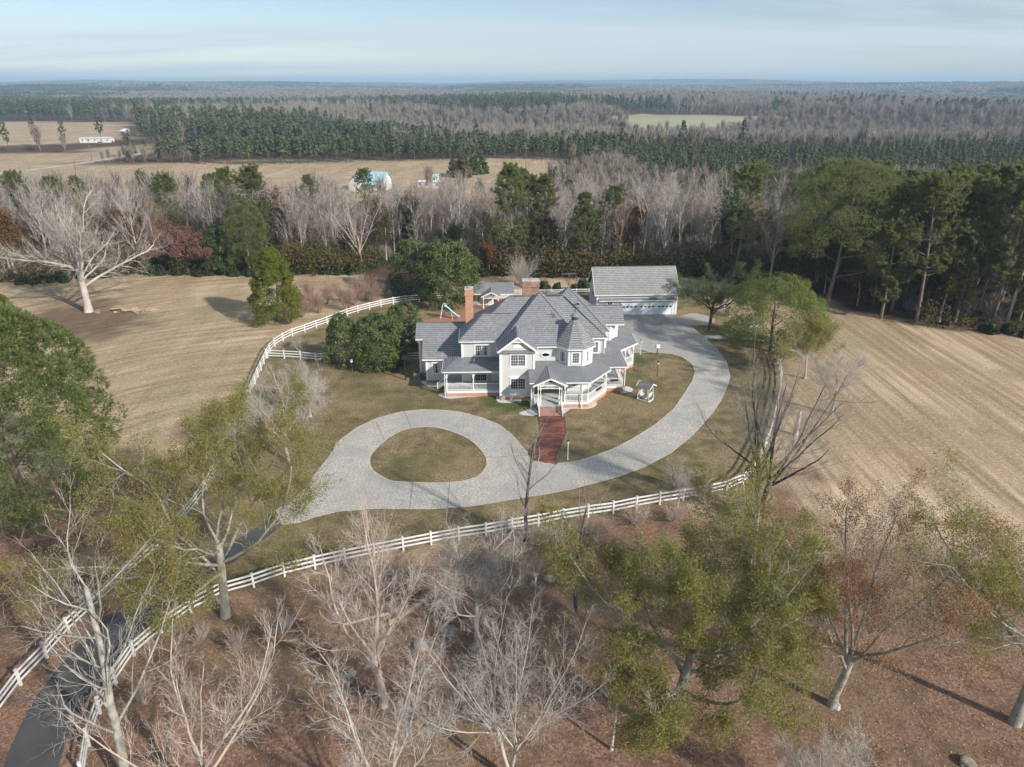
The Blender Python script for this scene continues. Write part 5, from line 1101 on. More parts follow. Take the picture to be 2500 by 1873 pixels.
for sp in NEAR:
    if sp[0] in (23, 24, 26, 31):      # the smaller silvery trees share the ornamental tree's form
        a, (x, y, H) = _done[22], sp[1]; c = copy_tree(a[0], (x, y, 0), sp[0] * 1.3, H / a[1], sp[5])
    elif sp[0] == 27: a, (x, y, H) = _done[17], sp[1]; copy_tree(a[0], (x, y, 0), 2.0, H / a[1], sp[5])
    else: _done[sp[0]] = (place_bare(sp), sp[1][2])

def place_leafy(seed, x, y, H, r0, bark, mode, leaf, n, size, label, keep=1.0, dens=1.0, patch=0.0, lv=(-1,), rz=0.0, **kw):
    P, (ta, tb), rng = bare(seed, H, r0, bark, mode, 'leafy_tree', dens=dens, drop=1, **kw)
    lf = leafy(P, rng, leaf, 'leafy_crown', n, size, keep=keep, lvls=lv, patch=patch, jitter=0.18)
    t = make_tree('leafy_tree', [('trunk', ta), ('branches', tb), ('crown', lf)], (x, y), label, 'tree', rz=rz); return t
place_leafy(41, 9.8,31.4,15.4, 0.30, B_LICH, 'oak', L_OAKG, 7, 0.064, 'large olive-green oak thin with leaves in the woods before the front fence', dens=.93, keep=.95, patch=.06, limbs=12, spread=.82, rz=1.9)
place_leafy(42, 20.7,33.8,15.7, 0.27, B_LICH, 'vase', L_BROWN, 4, 0.056, 'brown-leaved oak with a pale straight trunk on bare leaf litter', dens=.95, keep=.8, patch=.15)
place_leafy(43, 31.6,32.4,15.9, 0.30, B_LICH, 'oak', L_OAK, 6, 0.055, 'olive oak casting a long trunk shadow at the border of the hay field', dens=.92, keep=.95, patch=.2, spread=.8)
place_leafy(44, -21.6,42.1,17.5, 0.33, B_LICH, 'oak', L_OAK, 7, 0.062, 'wide half-leafed olive oak overhanging both white fences and the road', dens=1.0, keep=.9, patch=.2)
place_leafy(45, 32.1,108.8,11.3, 0.28, B_DARK, 'oak', L_GGREY, 4, 0.085, 'dark green pruned tree with pale dead tops between garage and drive', dens=.85, keep=.9, patch=.38, spread=.9)
make_tree('leafy_tree', lobed(46, 11.5, 14.0, 'green_tree', L_GREEN, B_DARK, 240, 165, .112, .5, 'round', .05, .11, .28), (38.77,99.29), 'bright yellow-green leafy tree over the plank platform', 'tree')
place_leafy(47, 39.9,88.6,9.6, 0.16, B_PALE, 'oak', L_OAK, 5, 0.08, 'thin olive tree between the bright green tree and the hay field', dens=.8, keep=.7, patch=.35)
place_leafy(48, 76.0,119.6,10.9, 0.2, B_PALE, 'oak', L_OLIVE, 6, 0.10, 'golden olive bushy tree at the foot of the tall pines', dens=.8, patch=.2)
place_leafy(49, 7.1,151.2,11.9, 0.2, B_PALE, 'tall', L_OLIVE, 5, 0.12, 'slender yellow-olive tree at the wood edge behind the garage end', dens=.8)

# evergreens
make_tree('pine_tree', lobed(51, 20.5, 17.0, 'near_pine', L_FPINE, B_PINE, 480, 108, .32, .45, 'round', .14, .068, .42, blade=.065), (-43.2,53.5,21.3)[:2], 'big bushy loblolly pine on the bank left of the road fence', 'tree')
make_tree('cedar_tree', lobed(52, 12.6, 9.2, 'cedar', L_CED, B_PINE, 280, 165, .12, .45, 'cone', .05, .115, .3), (-39.42,113.54), 'golden green cedar casting a long shadow over the tan field', 'tree')
make_tree('cedar_tree', lobed(53, 9.0, 8.0, 'cedar_young', L_CED, B_PINE, 120, 120, .11, .42, 'cone', .06, .14, .2), (-75.47,98.94), 'yellow green cedar behind the big loblolly pine', 'tree')
MAG = [lobed(54, 7.4, 7.2, 'magnolia', L_MAG, B_PALE, 150, 105, .145, .5, 'round', .03, .16, .2), lobed(55, 11.5, 11.0, 'magnolia_big', L_MAG, B_PALE, 240, 120, .165, .5, 'round', .02, .13, .3)]
make_tree('magnolia_tree', MAG[0], (-18.64,93.13), 'round glossy magnolia, the fullest of the group left of the house', 'tree')
make_tree('magnolia_tree', lobed(57, 7.6, 6.0, 'magnolia_loose', L_MAG, B_PALE, 100, 95, .145, .5, 'cone', .05, .19, .2), (-23.87,93.60), 'looser magnolia at the fence end of the group left of the house', 'tree')
make_tree('magnolia_tree', lobed(58, 7.4, 5.0, 'magnolia_tall', L_MAG, B_PALE, 100, 95, .145, .5, 'round', .02, .19, .2), (-15.93,99.65), 'dark magnolia tucked against the left wing roof', 'tree')
make_tree('magnolia_tree', MAG[1], (-11.82,124.13), 'great dome-shaped magnolia beside the pool slide', 'tree')
make_tree('magnolia_tree', lobed(59, 10.5, 8.5, 'magnolia_shade', L_MAG, B_PALE, 150, 110, .16, .5, 'round', .02, .16, .3), (-18.50,129.53), 'shaded magnolia against the left side of the great dome-shaped one', 'tree')

# brush, shrubs
def shrub(seed, x, y, H, stems, bark, label, dens=1.0, group=None, cat='shrub'):
    P, (ta, tb), rng = bare(seed, H, 0.03, bark, 'shrub', 'shrub', stems=stems, dens=dens)
    V, Q = merge([tubes(p, r, s) for p, r, s, _ in P]); me = np_mesh('shrub_twigs', V, Q, mat=bark, smooth=True)
    o = link(bpy.data.objects.new('bare_shrub', me)); o.location = (x, y, 0); tag(o, label, cat, group); return o
shrub(61, *(1.79,136.60), 5.6, 46, B_PALE, 'wide fan of grey twigs behind the wide chimney')
_br = shrub(62, *(-33.67,124.13), 3.8, 22, B_RUST, 'thicket of reddish brown brush outside the pool yard fence', group='reddish brush thickets')
_rb = random.Random(5)
for (x, y) in [(-38.7,120.8),(-37.5,126.0),(-33.7,118.4),(-31.8,126.0),(-29.0,119.6),(-28.6,128.7),(-25.2,124.7),(-27.7,134.5),(-24.2,130.1),(-38.1,113.8),(-36.0,116.0),(-28.6,123.3),(-22.9,131.5),(-33.9,131.5),(-35.4,122.1),(-26.9,126.0)]:
    c = _br.copy(); COL.objects.link(c); c.location = (x, y, 0); k = _rb.uniform(0.6, 1.2); c.scale = (k, k, k); c.rotation_euler = (0, 0, _rb.uniform(0, 6.28))
_sh = shrub(63, *(18.09,59.39), 2.4, 26, B_PINK, 'clump of thin grey twigs along the front fence in leaf litter', group='twig clumps in the leaf litter')
for (x, y) in [(11.5,53.5),(19.0,56.9),(20.7,55.8),(15.2,55.1),(7.3,52.2),(2.7,47.1),(3.2,51.0),(-2.4,47.1),(-12.3,43.2),(-16.3,39.7),(-19.9,38.1),(-22.5,38.9),(4.8,37.4),(1.4,35.2),(16.8,47.1),(18.9,43.2),(18.7,38.1),(-24.4,33.9),(-34.7,43.2),(-40.0,46.1),(-34.3,47.1)]:
    c = _sh.copy(); COL.objects.link(c); c.location = (x + _rb.uniform(-.6, .6), y + _rb.uniform(-.6, .6), 0); k = _rb.uniform(0.45, 1.1); c.scale = (k, k, k); c.rotation_euler = (0, 0, _rb.uniform(0, 6.28))
_bm = bush(64, 1.0, 1.0, 'green_bush', L_DKGR)[0][1]
def bushes(P, lab, cat='bush', s=(1.2, 2.2), group=None):
    for (x, y) in P:
        o = link(bpy.data.objects.new('evergreen_bush', _bm)); o.location = (x, y, 0); k = _rb.uniform(*s); o.scale = (k * 1.2, k * 1.2, k); o.rotation_euler = (0, 0, _rb.uniform(0, 6)); tag(o, lab, cat, group)
bushes([(6.3,132.4),(8.8,133.6),(12.1,132.4),(4.0,134.2),(13.9,132.4)], 'green bush along the straight back fence', group='bushes along the back fence')
# boulders, logs
def rock(seed, x, y, w, hh, label, group=None):
    import bmesh
    bm = bmesh.new(); bmesh.ops.create_icosphere(bm, subdivisions=3, radius=1.0); rg = np.random.default_rng(seed); o = rg.uniform(0, 6, 6)
    for v in bm.verts:
        c = v.co; k = 1 + 0.16 * math.sin(c.x * 2.3 + o[0]) + 0.13 * math.sin(c.y * 3.1 + o[1]) + 0.1 * math.sin(c.z * 4 + c.x * 3 + o[2]) + 0.04 * math.sin(c.x * 9 + c.y * 7 + o[3]); v.co = Vector((c.x * w * k, c.y * w * 0.8 * k, c.z * hh * k))
    me = bpy.data.meshes.new('boulder'); bm.to_mesh(me); bm.free(); me.materials.append(MATS['mossy_rock'])
    ob = link(bpy.data.objects.new('boulder', me)); ob.location = (x, y, hh * 0.35); ob.rotation_euler = (0, 0, o[4]); tag(ob, label, 'boulder', group)
def _rockmat():
    b = NB('mossy_rock'); v = b.coord(); f = b.noise(v, 2.2, 6, 0.65); g = b.noise(v, 0.9, 4)
    c = b.ramp(f, [(0.3, (0.16, 0.14, 0.115)), (0.55, (0.30, 0.265, 0.225)), (0.75, (0.50, 0.48, 0.44))]); c = b.mix(b.ramp(g, [(0.45, 0.0), (0.65, 0.7)]), c, (0.10, 0.095, 0.04)); return b.done(c, 0.95, b.bump(f, 0.8, 0.08))
_rockmat()
for i, (x, y) in enumerate([(-4.7,40.3),(-2.0,38.1),(-1.4,40.3),(1.8,45.6),(3.1,46.1),(-6.7,38.9),(-11.1,36.1),(-4.0,42.3)]):
    rock(70 + i, x, y, _rb.uniform(0.3, 0.7), _rb.uniform(0.22, 0.45), 'mossy lichen-spotted boulder lying in the leaf litter before the front fence', 'boulders in the leaf litter')
rock(98, *(26.83,29.44), 0.5, 0.35, 'lone grey stone on the leaf litter below the olive oak of the hay field')
LOGM = mat_bark('cut_log_wood', (0.46, 0.33, 0.23), (0.25, 0.18, 0.13))
def log(a, b, r, label, mat=LOGM, group=None, z=None):
    a = Vector((*a, r * 0.9 if z is None else z)); b = Vector((*b, r * 0.9 if z is None else z)); o = MB().tube([(0, 0, 0), tuple((b - a) * .3 + Vector((0, 0, r * .2))), tuple((b - a) * .7), tuple(b - a)], [r * 1.05, r, r * .95, r * .8], 9).build('cut_log', mat); o.location = a; tag(o, label, 'log', group)
log((-7.01,43.28), (-9.16,40.97), 0.22, 'thick fallen orange-brown log lying against the many-stemmed pink tree')
log((-9.31,42.28), (-12.74,40.97), 0.12, 'thin fallen branch under the many-stemmed pink tree', B_PALE)
log((-12.68,38.12), (-12.44,38.59), 0.2, 'short sawn log alone in the red leaf litter')
for i in range(26):
    x0, y0 = (-72.04,119.59); x = x0 + _rb.uniform(-1.2, 8.5); y = y0 + _rb.uniform(-1.8, 1.6) * (1 - (x - x0) / 14); a = _rb.uniform(-.8, .8); l = _rb.uniform(.5, 1.6)
    log((x, y), (x + l * math.cos(a), y + l * math.sin(a)), _rb.uniform(.1, .24), 'split orange log in the scattered heap at the foot of the huge bare tree', LOGM, 'logs heaped by the huge bare tree', z=_rb.uniform(.1, .45) if x < x0 + 4 else .12)
def snag(p, hh, r, label):
    o = MB().tube([(0, 0, 0), (0.03, 0, hh * .5), (0.1, 0.02, hh * .85), (0.12, 0.03, hh)], [r * 1.3, r, r * .8, r * .15], 9).build('dead_snag', B_PALE); o.location = (*p, 0); tag(o, label, 'tree stump')
snag((32.45,71.92), 3.2, .24, 'broken white dead trunk standing beyond the twin black tree')
snag((20.91,33.60), .35, .2, 'pale sawn stump at the foot of the brown-leaved oak')

# ---------------------------------------------------------------- the wooded belt behind the house
BELT = []
for i, (H, m, bk) in enumerate(((20, 'belt', B_BELT), (22, 'belt', B_BELT), (17, 'belt', B_BELT), (21, 'belt', B_PALE), (18, 'belt', B_RUST))):
    P, (ta, tb), rng = bare(200 + i, H, 0.22, bk, m, 'belt_tree', dens=1.0); BELT.append([('trunk', ta), ('crown', tb)])
def belt_leafy(seed, leaf, H, n, size, mode='belt', dens=.8):
    P, (ta, tb), rng = bare(seed, H, 0.2, B_BELT, mode, 'belt_leafy', dens=dens)
    lf = leafy(P, rng, leaf, 'belt_leaves', n, size, keep=.9, lvls=(-1, -2), jitter=.3); V, Q = merge([tubes(p, r, s) for p, r, s, _ in P[:2]])
    return [('trunk', ta), ('crown', lf)]
BOL = [belt_leafy(211, L_OLIVE, 13, 3, .15), belt_leafy(212, L_OLIVE, 16, 3, .16), belt_leafy(213, L_RUSSET, 10, 4, .15), belt_leafy(214, L_UNDER, 11, 4, .15)]
BPI = [pine(221, 22, .3, 'belt_pine', .14, .20, tufts=4, m=8, ln=.55, wd=.085, nb=56), pine(222, 24, .34, 'belt_pine', .35, .21, tufts=4, m=8, ln=.55, wd=.085, flat=.3, nb=54), pine(223, 19, .26, 'belt_pine', .1, .2, tufts=4, m=8, ln=.55, wd=.085, nb=56)]
rb = random.Random(77); HM = {}
for _l, _h in zip((BELT, BOL, BPI), ((20, 22, 17, 21, 18), (13, 16, 10, 11), (22, 24, 19))):
    for _m, _hh in zip(_l, _h): HM[id(_m)] = _hh
LB = {'bare': 'leafless grey hardwood standing in the wooded belt beyond the mown fields', 'rust': 'leafless hardwood with rust-tinted twigs in the wooded belt', 'olive': 'dull olive tree still in leaf in the wooded belt', 'russet': 'russet-leaved small tree glowing in the wooded belt', 'dark': 'small dark green tree at the foot of the wooded belt', 'pine': 'tall green pine in the wooded belt beyond the mown fields'}
SHORT = {'bare': 'leafless grey hardwood', 'rust': 'leafless rust-twigged hardwood', 'olive': 'dull olive-leaved tree', 'russet': 'small russet-leaved tree', 'dark': 'small dark green tree', 'pine': 'tall green pine'}
def belt_tree(kind, x, y, s, meshes, lab=None, grp=True):
    nm = {'pine': 'pine_tree', 'bare': 'bare_tree', 'rust': 'bare_tree', 'olive': 'leafy_tree', 'russet': 'russet_tree', 'dark': 'leafy_tree'}[kind]
    o = empty(nm, (x, y, float(terrain(x, y))), rb.uniform(0, 6.28), lab or LB[kind], 'tree', grp if isinstance(grp, str) else None); k = s * rb.uniform(.94, 1.06); o.scale = (k, k, s)
    for n2, me in meshes: link(bpy.data.objects.new(n2, me), o)
    return o
OVER = []; THICK = []
def belt():
    P = [(-125.1,139.1),(-103.3,146.5),(-83.1,154.9),(-54.8,152.3),(-36.5,150.8),(-31.9,156.9),(-22.2,156.9),(0.0,152.3),(17.7,149.3),(39.6,148.6),(59.1,139.8),(59.0,120.3),(66.3,114.7),(82.8,108.0),(104.2,95.5),(265.2,267.5),(19.7,267.5),(16.1,234.5),(-207.5,234.5)]
    rng = np.random.default_rng(9); xs = [p[0] for p in P]; ys = [p[1] for p in P]; pts = []
    sp = 5.6; X, Y = np.meshgrid(np.arange(-190, 175, sp), np.arange(95, 268, sp)); X = (X + rng.uniform(-.45, .45, X.shape) * sp).ravel(); Y = (Y + rng.uniform(-.45, .45, Y.shape) * sp).ravel()
    k = in_poly(X, Y, P) & (np.abs(X) < 0.80 * Y + 8); X, Y = X[k], Y[k]; d = poly_dist(X, Y, P); cnt = dict(bare=0, rust=0, olive=0, russet=0, dark=0, pine=0)
    order = np.argsort(np.hypot(X, Y)); over = OVER
    for i in order:
        x, y, dd = X[i], Y[i], d[i]; right = x > 62 - 0.12 * (y - 130); u = rng.random(); n = math.sin(x * .07 + 1) + math.sin(y * .09 + x * .03)
        gap = (x < -5 and y > 190 and math.sin(x * .11) > .25)
        if gap and rng.random() < .8: continue
        if y > 215 and rng.random() < .35: continue
        if x > 55 and dd > 45 and rng.random() < .4: continue
        if right and x > 60: kind = 'pine' if u < .52 else ('bare' if u < .86 else 'olive')
        elif n > 1.0: kind = 'pine' if u < .2 else ('olive' if u < .35 else 'bare')
        else: kind = 'bare' if u < .70 else 'rust' if u < .79 else 'olive' if u < .89 else 'pine' if u < .92 else 'russet' if u < .95 else 'dark'
        if dd < 5 and not right: kind = ('dark' if u < .25 else 'olive' if u < .5 else 'russet' if u < .60 else 'bare' if u < .92 else 'rust')
        if cnt[kind] > 285:
            over.append((float(x), float(y), 0.0, float(rng.uniform(.85, 1.1) * max(.5, (36.8 - y * .11) / 16.0)))); continue
        cnt[kind] += 1; Ht = max(8.0, 36.8 - .110 * y) * rng.uniform(.78, 1.04)
        ms = {'bare': BELT[int(rng.integers(0, 4))], 'rust': BELT[4], 'olive': BOL[int(rng.integers(0, 2))], 'russet': BOL[2], 'dark': BOL[3], 'pine': BPI[int(rng.integers(0, 3))]}[kind]
        sc_ = Ht / HM[id(ms)]
        if kind in ('dark', 'russet', 'olive'): sc_ *= rng.uniform(.45, .85)
        zn = 'beyond the huge spreading tree' if x < -60 else 'beyond the golden cedar' if x < -28 else 'beyond the rear magnolias' if x < -6 else 'beyond the pool house' if x < 12 else 'beyond the garage' if x < 45 else 'beside the hay field'
        ed = 'at the front edge of' if dd < 10 else 'deep in'
        belt_tree(kind, float(x), float(y), float(sc_), ms, SHORT[kind] + ' ' + ed + ' the wood ' + zn, ('edge ' if dd < 10 else 'inner ') + kind + ' trees ' + zn)
    sp2 = 3.2; X, Y = np.meshgrid(np.arange(-190, 175, sp2), np.arange(95, 262, sp2)); X = (X + rng.uniform(-.5, .5, X.shape) * sp2).ravel(); Y = (Y + rng.uniform(-.5, .5, Y.shape) * sp2).ravel(); k = in_poly(X, Y, P) & (np.abs(X) < .80 * Y + 8) & (poly_dist(X, Y, P) > 2.5) & (rng.random(len(X)) < np.where(X > 50, .3, .75)); THICK.append(np.stack([X[k], Y[k], np.zeros(k.sum()), rng.uniform(.6, 1.35, k.sum())], 1))
    return cnt
print('belt', belt())
# single trees of the belt one can point to
def one(kind, x, y, H, ms, base, lab): belt_tree(kind, x, y, H / base, ms, lab, False)
one('pine', 0.2,147.5,21.3, BPI[0], 22, 'tall sunlit pine with open tiered crown rising behind the wide chimney')
one('pine', 15.2,146.5,16.1, BPI[2], 19, 'narrow dark pine behind the gap between pool house and garage')
one('pine', 44.9,139.1,22.3, BPI[1], 24, 'thin-crowned pine just right of the garage roof')
one('pine', 56.8,122.6,25.5, lobed(231, 24, 17, 'round_pine', L_PINE, B_PINE, 330, 60, .5, .3, 'round', .36, .075, .35, blade=.07), 24, 'massive round-headed pine dominating the wood at the hay field')
one('pine', 63.1,115.3,21.0, BPI[0], 22, 'pine with bare lower trunk at the hay field wood edge')
one('pine', 67.7,112.7,23.3, BPI[1], 24, 'sunlit layered pine with pale trunk at the hay field wood edge')
one('pine', 74.7,113.5,22.4, BPI[0], 22, 'broad sunlit pine behind the golden olive bushy tree')
one('pine', 79.0,110.5,23.5, BPI[1], 24, 'leaning tall pine beyond the golden olive bushy tree')
one('pine', 83.7,107.4,24.5, BPI[0], 22, 'tall pine at the far right end of the hay field wood edge')
one('pine', -56.4,153.8,20.3, BPI[1], 24, 'flat-topped pine with one broken limb over the left wood edge')
one('pine', -54.9,145.1,15.5, lobed(232, 15, 7.5, 'column_pine', L_PINE, B_PINE, 170, 80, .4, .35, 'round', .18, .12, .3, blade=.06), 15, 'column-shaped bright green pine left of the golden cedar')
one('dark', -61.2,146.5,10.6, lobed(233, 9, 6.5, 'dark_juniper', L_DKGR, B_PINE, 90, 110, .15, .45, 'cone', .04, .18, .2), 9, 'dark green juniper beside the coppery tree at the wood edge')
_P, (_ta, _tb), _rg = bare(234, 9.5, .12, B_RUST, 'oak', 'copper', dens=.7, drop=1); _lf = leafy(_P, _rg, mat_leaf('coppery_leaves', [(0.24, 0.125, 0.09), (0.31, 0.18, 0.135), (0.20, 0.105, 0.08)], .35), 'copper_leaves', 4, .12, lvls=(-1,), jitter=.2)
one('russet', -67.8,145.1,12.1, [('trunk', _ta), ('branches', _tb), ('crown', _lf)], 9.5, 'coppery red tree at the left wood edge')
one('olive', -4.8,146.5,9.3, BOL[0], 13, 'olive tree at the wood edge left of the tall sunlit pine'); one('russet', -4.7,145.1,7.2, BOL[2], 10, 'low russet tree at the foot of the tall sunlit pine')
one('bare', -48.8,163.1,18.0, BELT[3], 21, 'slender pale-trunked bare tree standing forward of the left belt'); one('bare', -79.9,149.3,20.4, BELT[3], 21, 'tall pale bare trunk behind the huge spreading tree'); one('bare', 51.1,136.0,23.9, BELT[1], 22, 'broad pinkish bare tree crown beside the massive round-headed pine')

# ---------------------------------------------------------------- geometry nodes scatter for growth nobody could count
def scatter(name, pts, scl, sources, label, seed=0, tilt=0.0):
    me = bpy.data.meshes.new(name); me.vertices.add(len(pts)); me.vertices.foreach_set('co', np.asarray(pts, np.float32).ravel()); at = me.attributes.new('scl', 'FLOAT', 'POINT'); at.data.foreach_set('value', np.asarray(scl, np.float32)); me.update()
    o = link(bpy.data.objects.new(name, me)); tag(o, label, None, None, 'stuff'); ng = bpy.data.node_groups.new(name, 'GeometryNodeTree')
    ng.interface.new_socket('Geometry', in_out='INPUT', socket_type='NodeSocketGeometry'); ng.interface.new_socket('Geometry', in_out='OUTPUT', socket_type='NodeSocketGeometry')
    N = ng.nodes.new; L = ng.links.new; gi = N('NodeGroupInput'); go = N('NodeGroupOutput'); ip = N('GeometryNodeInstanceOnPoints'); jn = N('GeometryNodeJoinGeometry')
    for s in sources:
        oi = N('GeometryNodeObjectInfo'); oi.inputs['Object'].default_value = s; oi.inputs['As Instance'].default_value = True; oi.transform_space = 'ORIGINAL'; L(oi.outputs['Geometry'], jn.inputs[0])
    L(gi.outputs[0], ip.inputs['Points']); L(jn.outputs[0], ip.inputs['Instance']); ip.inputs['Pick Instance'].default_value = True
    rv = N('FunctionNodeRandomValue'); rv.data_type = 'FLOAT_VECTOR'; rv.inputs[0].default_value = (-tilt, -tilt, 0); rv.inputs[1].default_value = (tilt, tilt, 6.283); rv.inputs['Seed'].default_value = seed
    er = N('FunctionNodeEulerToRotation'); L(rv.outputs[0], er.inputs[0]); L(er.outputs[0], ip.inputs['Rotation'])
    na = N('GeometryNodeInputNamedAttribute'); na.data_type = 'FLOAT'; na.inputs['Name'].default_value = 'scl'; L(na.outputs[0], ip.inputs['Scale'])
    L(ip.outputs[0], go.inputs[0]); md = o.modifiers.new('scatter', 'NODES'); md.node_group = ng; return o

# simple distant trees, each standing on its own as well
def lod_pine(seed, H=18.0, n=90):
    rng = np.random.default_rng(seed); t = rng.random(n); w = np.sqrt(np.clip(1 - t ** 1.8, .04, 1)) * (.5 + .5 * np.clip(t / .35, 0, 1)); a = rng.random(n) * 6.28; r = H * .17 * w * np.sqrt(rng.random(n)); C = np.stack([np.cos(a) * r, np.sin(a) * r, H * (.34 + .66 * t)], 1)
    d = nrm(np.stack([np.cos(a), np.sin(a), np.full(n, .7)], 1)); V, Q = leaf_cards(rng, C, H * .055, .7, d, .55); tv, tq = tubes(np.array([[[0, 0, -1.0], [0, 0, H * .95]]]), np.array([[.2, .05]]), 4); return merge([(V, Q), (tv, tq)])
def lod_bare(seed, H=16.0, n=150):
    rng = np.random.default_rng(seed); t = rng.random(n); a = rng.random(n) * 6.28; th = rng.uniform(.05, .75, n); st = np.stack([np.zeros(n), np.zeros(n), H * (.25 + .4 * t)], 1) + rng.normal(size=(n, 3)) * H * .05; d = np.stack([np.cos(a) * th, np.sin(a) * th, np.ones(n)], 1); d = nrm(d); L = H * rng.uniform(.2, .42, n)
    s = nrm(np.cross(d, rand_dirs(rng, n))); w = H * .010; V = np.stack([st - s * w, st + s * w, st + d * L[:, None] + s * w * .3, st + d * L[:, None] - s * w * .3], 1).reshape(-1, 3); Q = np.arange(4 * n).reshape(-1, 4); tv, tq = tubes(np.array([[[0, 0, -1.0], [0, 0, H * .7]]]), np.array([[.2, .06]]), 4); return merge([(V, Q), (tv, tq)])
def lod_clump(seed, mixed, W=26.0, H=15.0, n=420):
    rng = np.random.default_rng(seed); p = rng.uniform(-W / 2, W / 2, (n, 2)); top = H * (.6 + .4 * (np.sin(p[:, 0] * .55 + seed) * np.sin(p[:, 1] * .6 + seed * 2) * .5 + .5)); z = top * (1 - .55 * rng.random(n) ** 2.2); C = np.stack([p[:, 0], p[:, 1], z], 1); d = nrm(np.stack([rng.normal(size=n) * .6, rng.normal(size=n) * .6, np.ones(n)], 1)); return leaf_cards(rng, C, 1.7, .75, d, .5)
M_HARD = mat_leaf('distant_bare_twigs', [(0.29, 0.26, 0.22), (0.35, 0.32, 0.275), (0.26, 0.215, 0.17), (0.32, 0.285, 0.24)], .15, .9, .05, .6, (0.24, 0.185, 0.145))
M_PINEF = mat_leaf('distant_pine', [(0.075, 0.094, 0.046), (0.10, 0.122, 0.058), (0.13, 0.15, 0.07)], .25, .8, .1, .6, (0.06, 0.075, 0.046))
SRC = {}
def src(key, name, mesh, mat, x, y, lab, cat='tree'):
    me = np_mesh(name, mesh[0], mesh[1], mat=mat); o = link(bpy.data.objects.new(name, me)); o.location = (x, y, float(terrain(x, y))); tag(o, lab, cat); SRC.setdefault(key, []).append(o)
for i, (x, y) in enumerate(((60, 408), (95, 415), (130, 420))): src('pine', 'distant_pine', lod_pine(300 + i), M_PINEF, x, y, ['distant pine at the near corner of the plantation', 'distant pine one row into the plantation', 'distant pine two rows into the plantation'][i])
for i, (x, y) in enumerate(((-20, 470), (-60, 475), (30, 480))): src('bare', 'distant_bare_tree', lod_bare(310 + i), M_HARD, x, y, ['distant bare tree straight behind the pine row', 'distant bare tree behind the left of the pine row', 'distant bare tree behind the right of the pine row'][i])
src('cp', 'distant_pine_clump', lod_clump(320, 0), M_PINEF, 220, 1600, 'far clump of pines on the rolling woods', 'tree clump'); src('cb', 'distant_hardwood_clump', lod_clump(321, 1), M_HARD, -260, 1620, 'far clump of bare hardwoods on the rolling woods', 'tree clump')
def far_woods():
    rng = np.random.default_rng(21); pine_p, bare_p, cp, cb = [], [], [], []
    def ok(x, y):
        k = np.ones(len(x), bool)
        for P in FIELDS: k &= poly_dist(x, y, P) < -4
        return k
    def nf(x, y, s): return np.sin(x / s + 1.3) + np.sin(y / (s * .8) + .5) + np.sin((x + y) / (s * 1.7)) + .7 * np.sin((x - 1.4 * y) / (s * .45))
    # 270-1500 m, tree by tree
    for (d0, d1, sp) in ((255, 520, 5.6), (520, 900, 8.0), (900, 1600, 12.5)):
        X, Y = np.meshgrid(np.arange(-d1, d1, sp), np.arange(200, d1, sp)); X = (X + rng.uniform(-.5, .5, X.shape) * sp).ravel(); Y = (Y + rng.uniform(-.5, .5, Y.shape) * sp).ravel(); D = np.hypot(X, Y)
        k = (D > d0) & (D < d1) & (np.abs(X) < .80 * Y + 20) & (Y > 262) & (rng.random(len(X)) < .85); X, Y = X[k], Y[k]; k = ok(X, Y); X, Y = X[k], Y[k]; n = nf(X, Y, 95) + rng.normal(size=len(X)) * .45
        plant = (X > 55) & (Y > 285) & (Y < 425); near_row = (Y < 425) & (Y > 385) & (X < 60); mid = (Y > 425) & (Y < 860) & (X > -70); leftp = (Y > 425) & (Y < 900) & (X <= -70); farp = (Y > 860) & (Y < 1650) & (X < .06 * Y)
        isp = np.where(plant, True, np.where(near_row, True, np.where(mid, n > 1.5, np.where(leftp, n > -.1, np.where(farp, n > -.6, n > 1.35))))); keep_ = ~((X < -.42 * Y) & (Y > 390) & (Y < 560) & (rng.random(len(X)) < .8)); X, Y, isp, plant, near_row = X[keep_], Y[keep_], isp[keep_], plant[keep_], near_row[keep_] ; sc_ = rng.uniform(.75, 1.15, len(X)) * (sp / 8.0) ** .35
        sc_ = np.where(Y < 430, sc_ * .6, sc_); sc_ = np.where(plant, rng.uniform(.3, .56, len(X)), sc_); sc_ = np.where(near_row, rng.uniform(.5, .75, len(X)), sc_); Z = terrain(X, Y)
        for m, lst in ((isp, pine_p), (~isp, bare_p)): lst.append(np.stack([X[m], Y[m], Z[m], sc_[m]], 1))
    for (d0, d1, sp) in ((1550, 3200, 23), (3200, 9800, 46)):
        X, Y = np.meshgrid(np.arange(-d1, d1, sp), np.arange(900, d1, sp)); X = (X + rng.uniform(-.5, .5, X.shape) * sp).ravel(); Y = (Y + rng.uniform(-.5, .5, Y.shape) * sp).ravel(); D = np.hypot(X, Y)
        k = (D > d0) & (D < d1) & (np.abs(X) < .80 * Y + 30); X, Y = X[k], Y[k]; k = ok(X, Y); X, Y = X[k], Y[k]; n = nf(X, Y, 240) + rng.normal(size=len(X)) * .5; isp = n > np.where(X > .1 * Y, 1.0, .3); sc_ = rng.uniform(.8, 1.25, len(X)) * (sp / 23.0) ** .75; Z = terrain(X, Y) - 1.5
        for m, lst in ((isp, cp), (~isp, cb)): lst.append(np.stack([X[m], Y[m], Z[m], sc_[m]], 1))
    for nm, lst, key, lab in (('distant_pine_wood', pine_p, 'pine', 'dark green pine woods and plantation beyond the far field'), ('distant_bare_wood', bare_p, 'bare', 'grey leafless woods beyond the far field'), ('horizon_pine_wood', cp, 'cp', 'bluish pine woods rolling to the horizon'), ('horizon_bare_wood', cb, 'cb', 'mauve leafless woods rolling to the horizon')):
        A = np.concatenate(lst); print(nm, len(A)); scatter(nm, A[:, :3], A[:, 3], SRC[key], lab, 5)
far_woods()
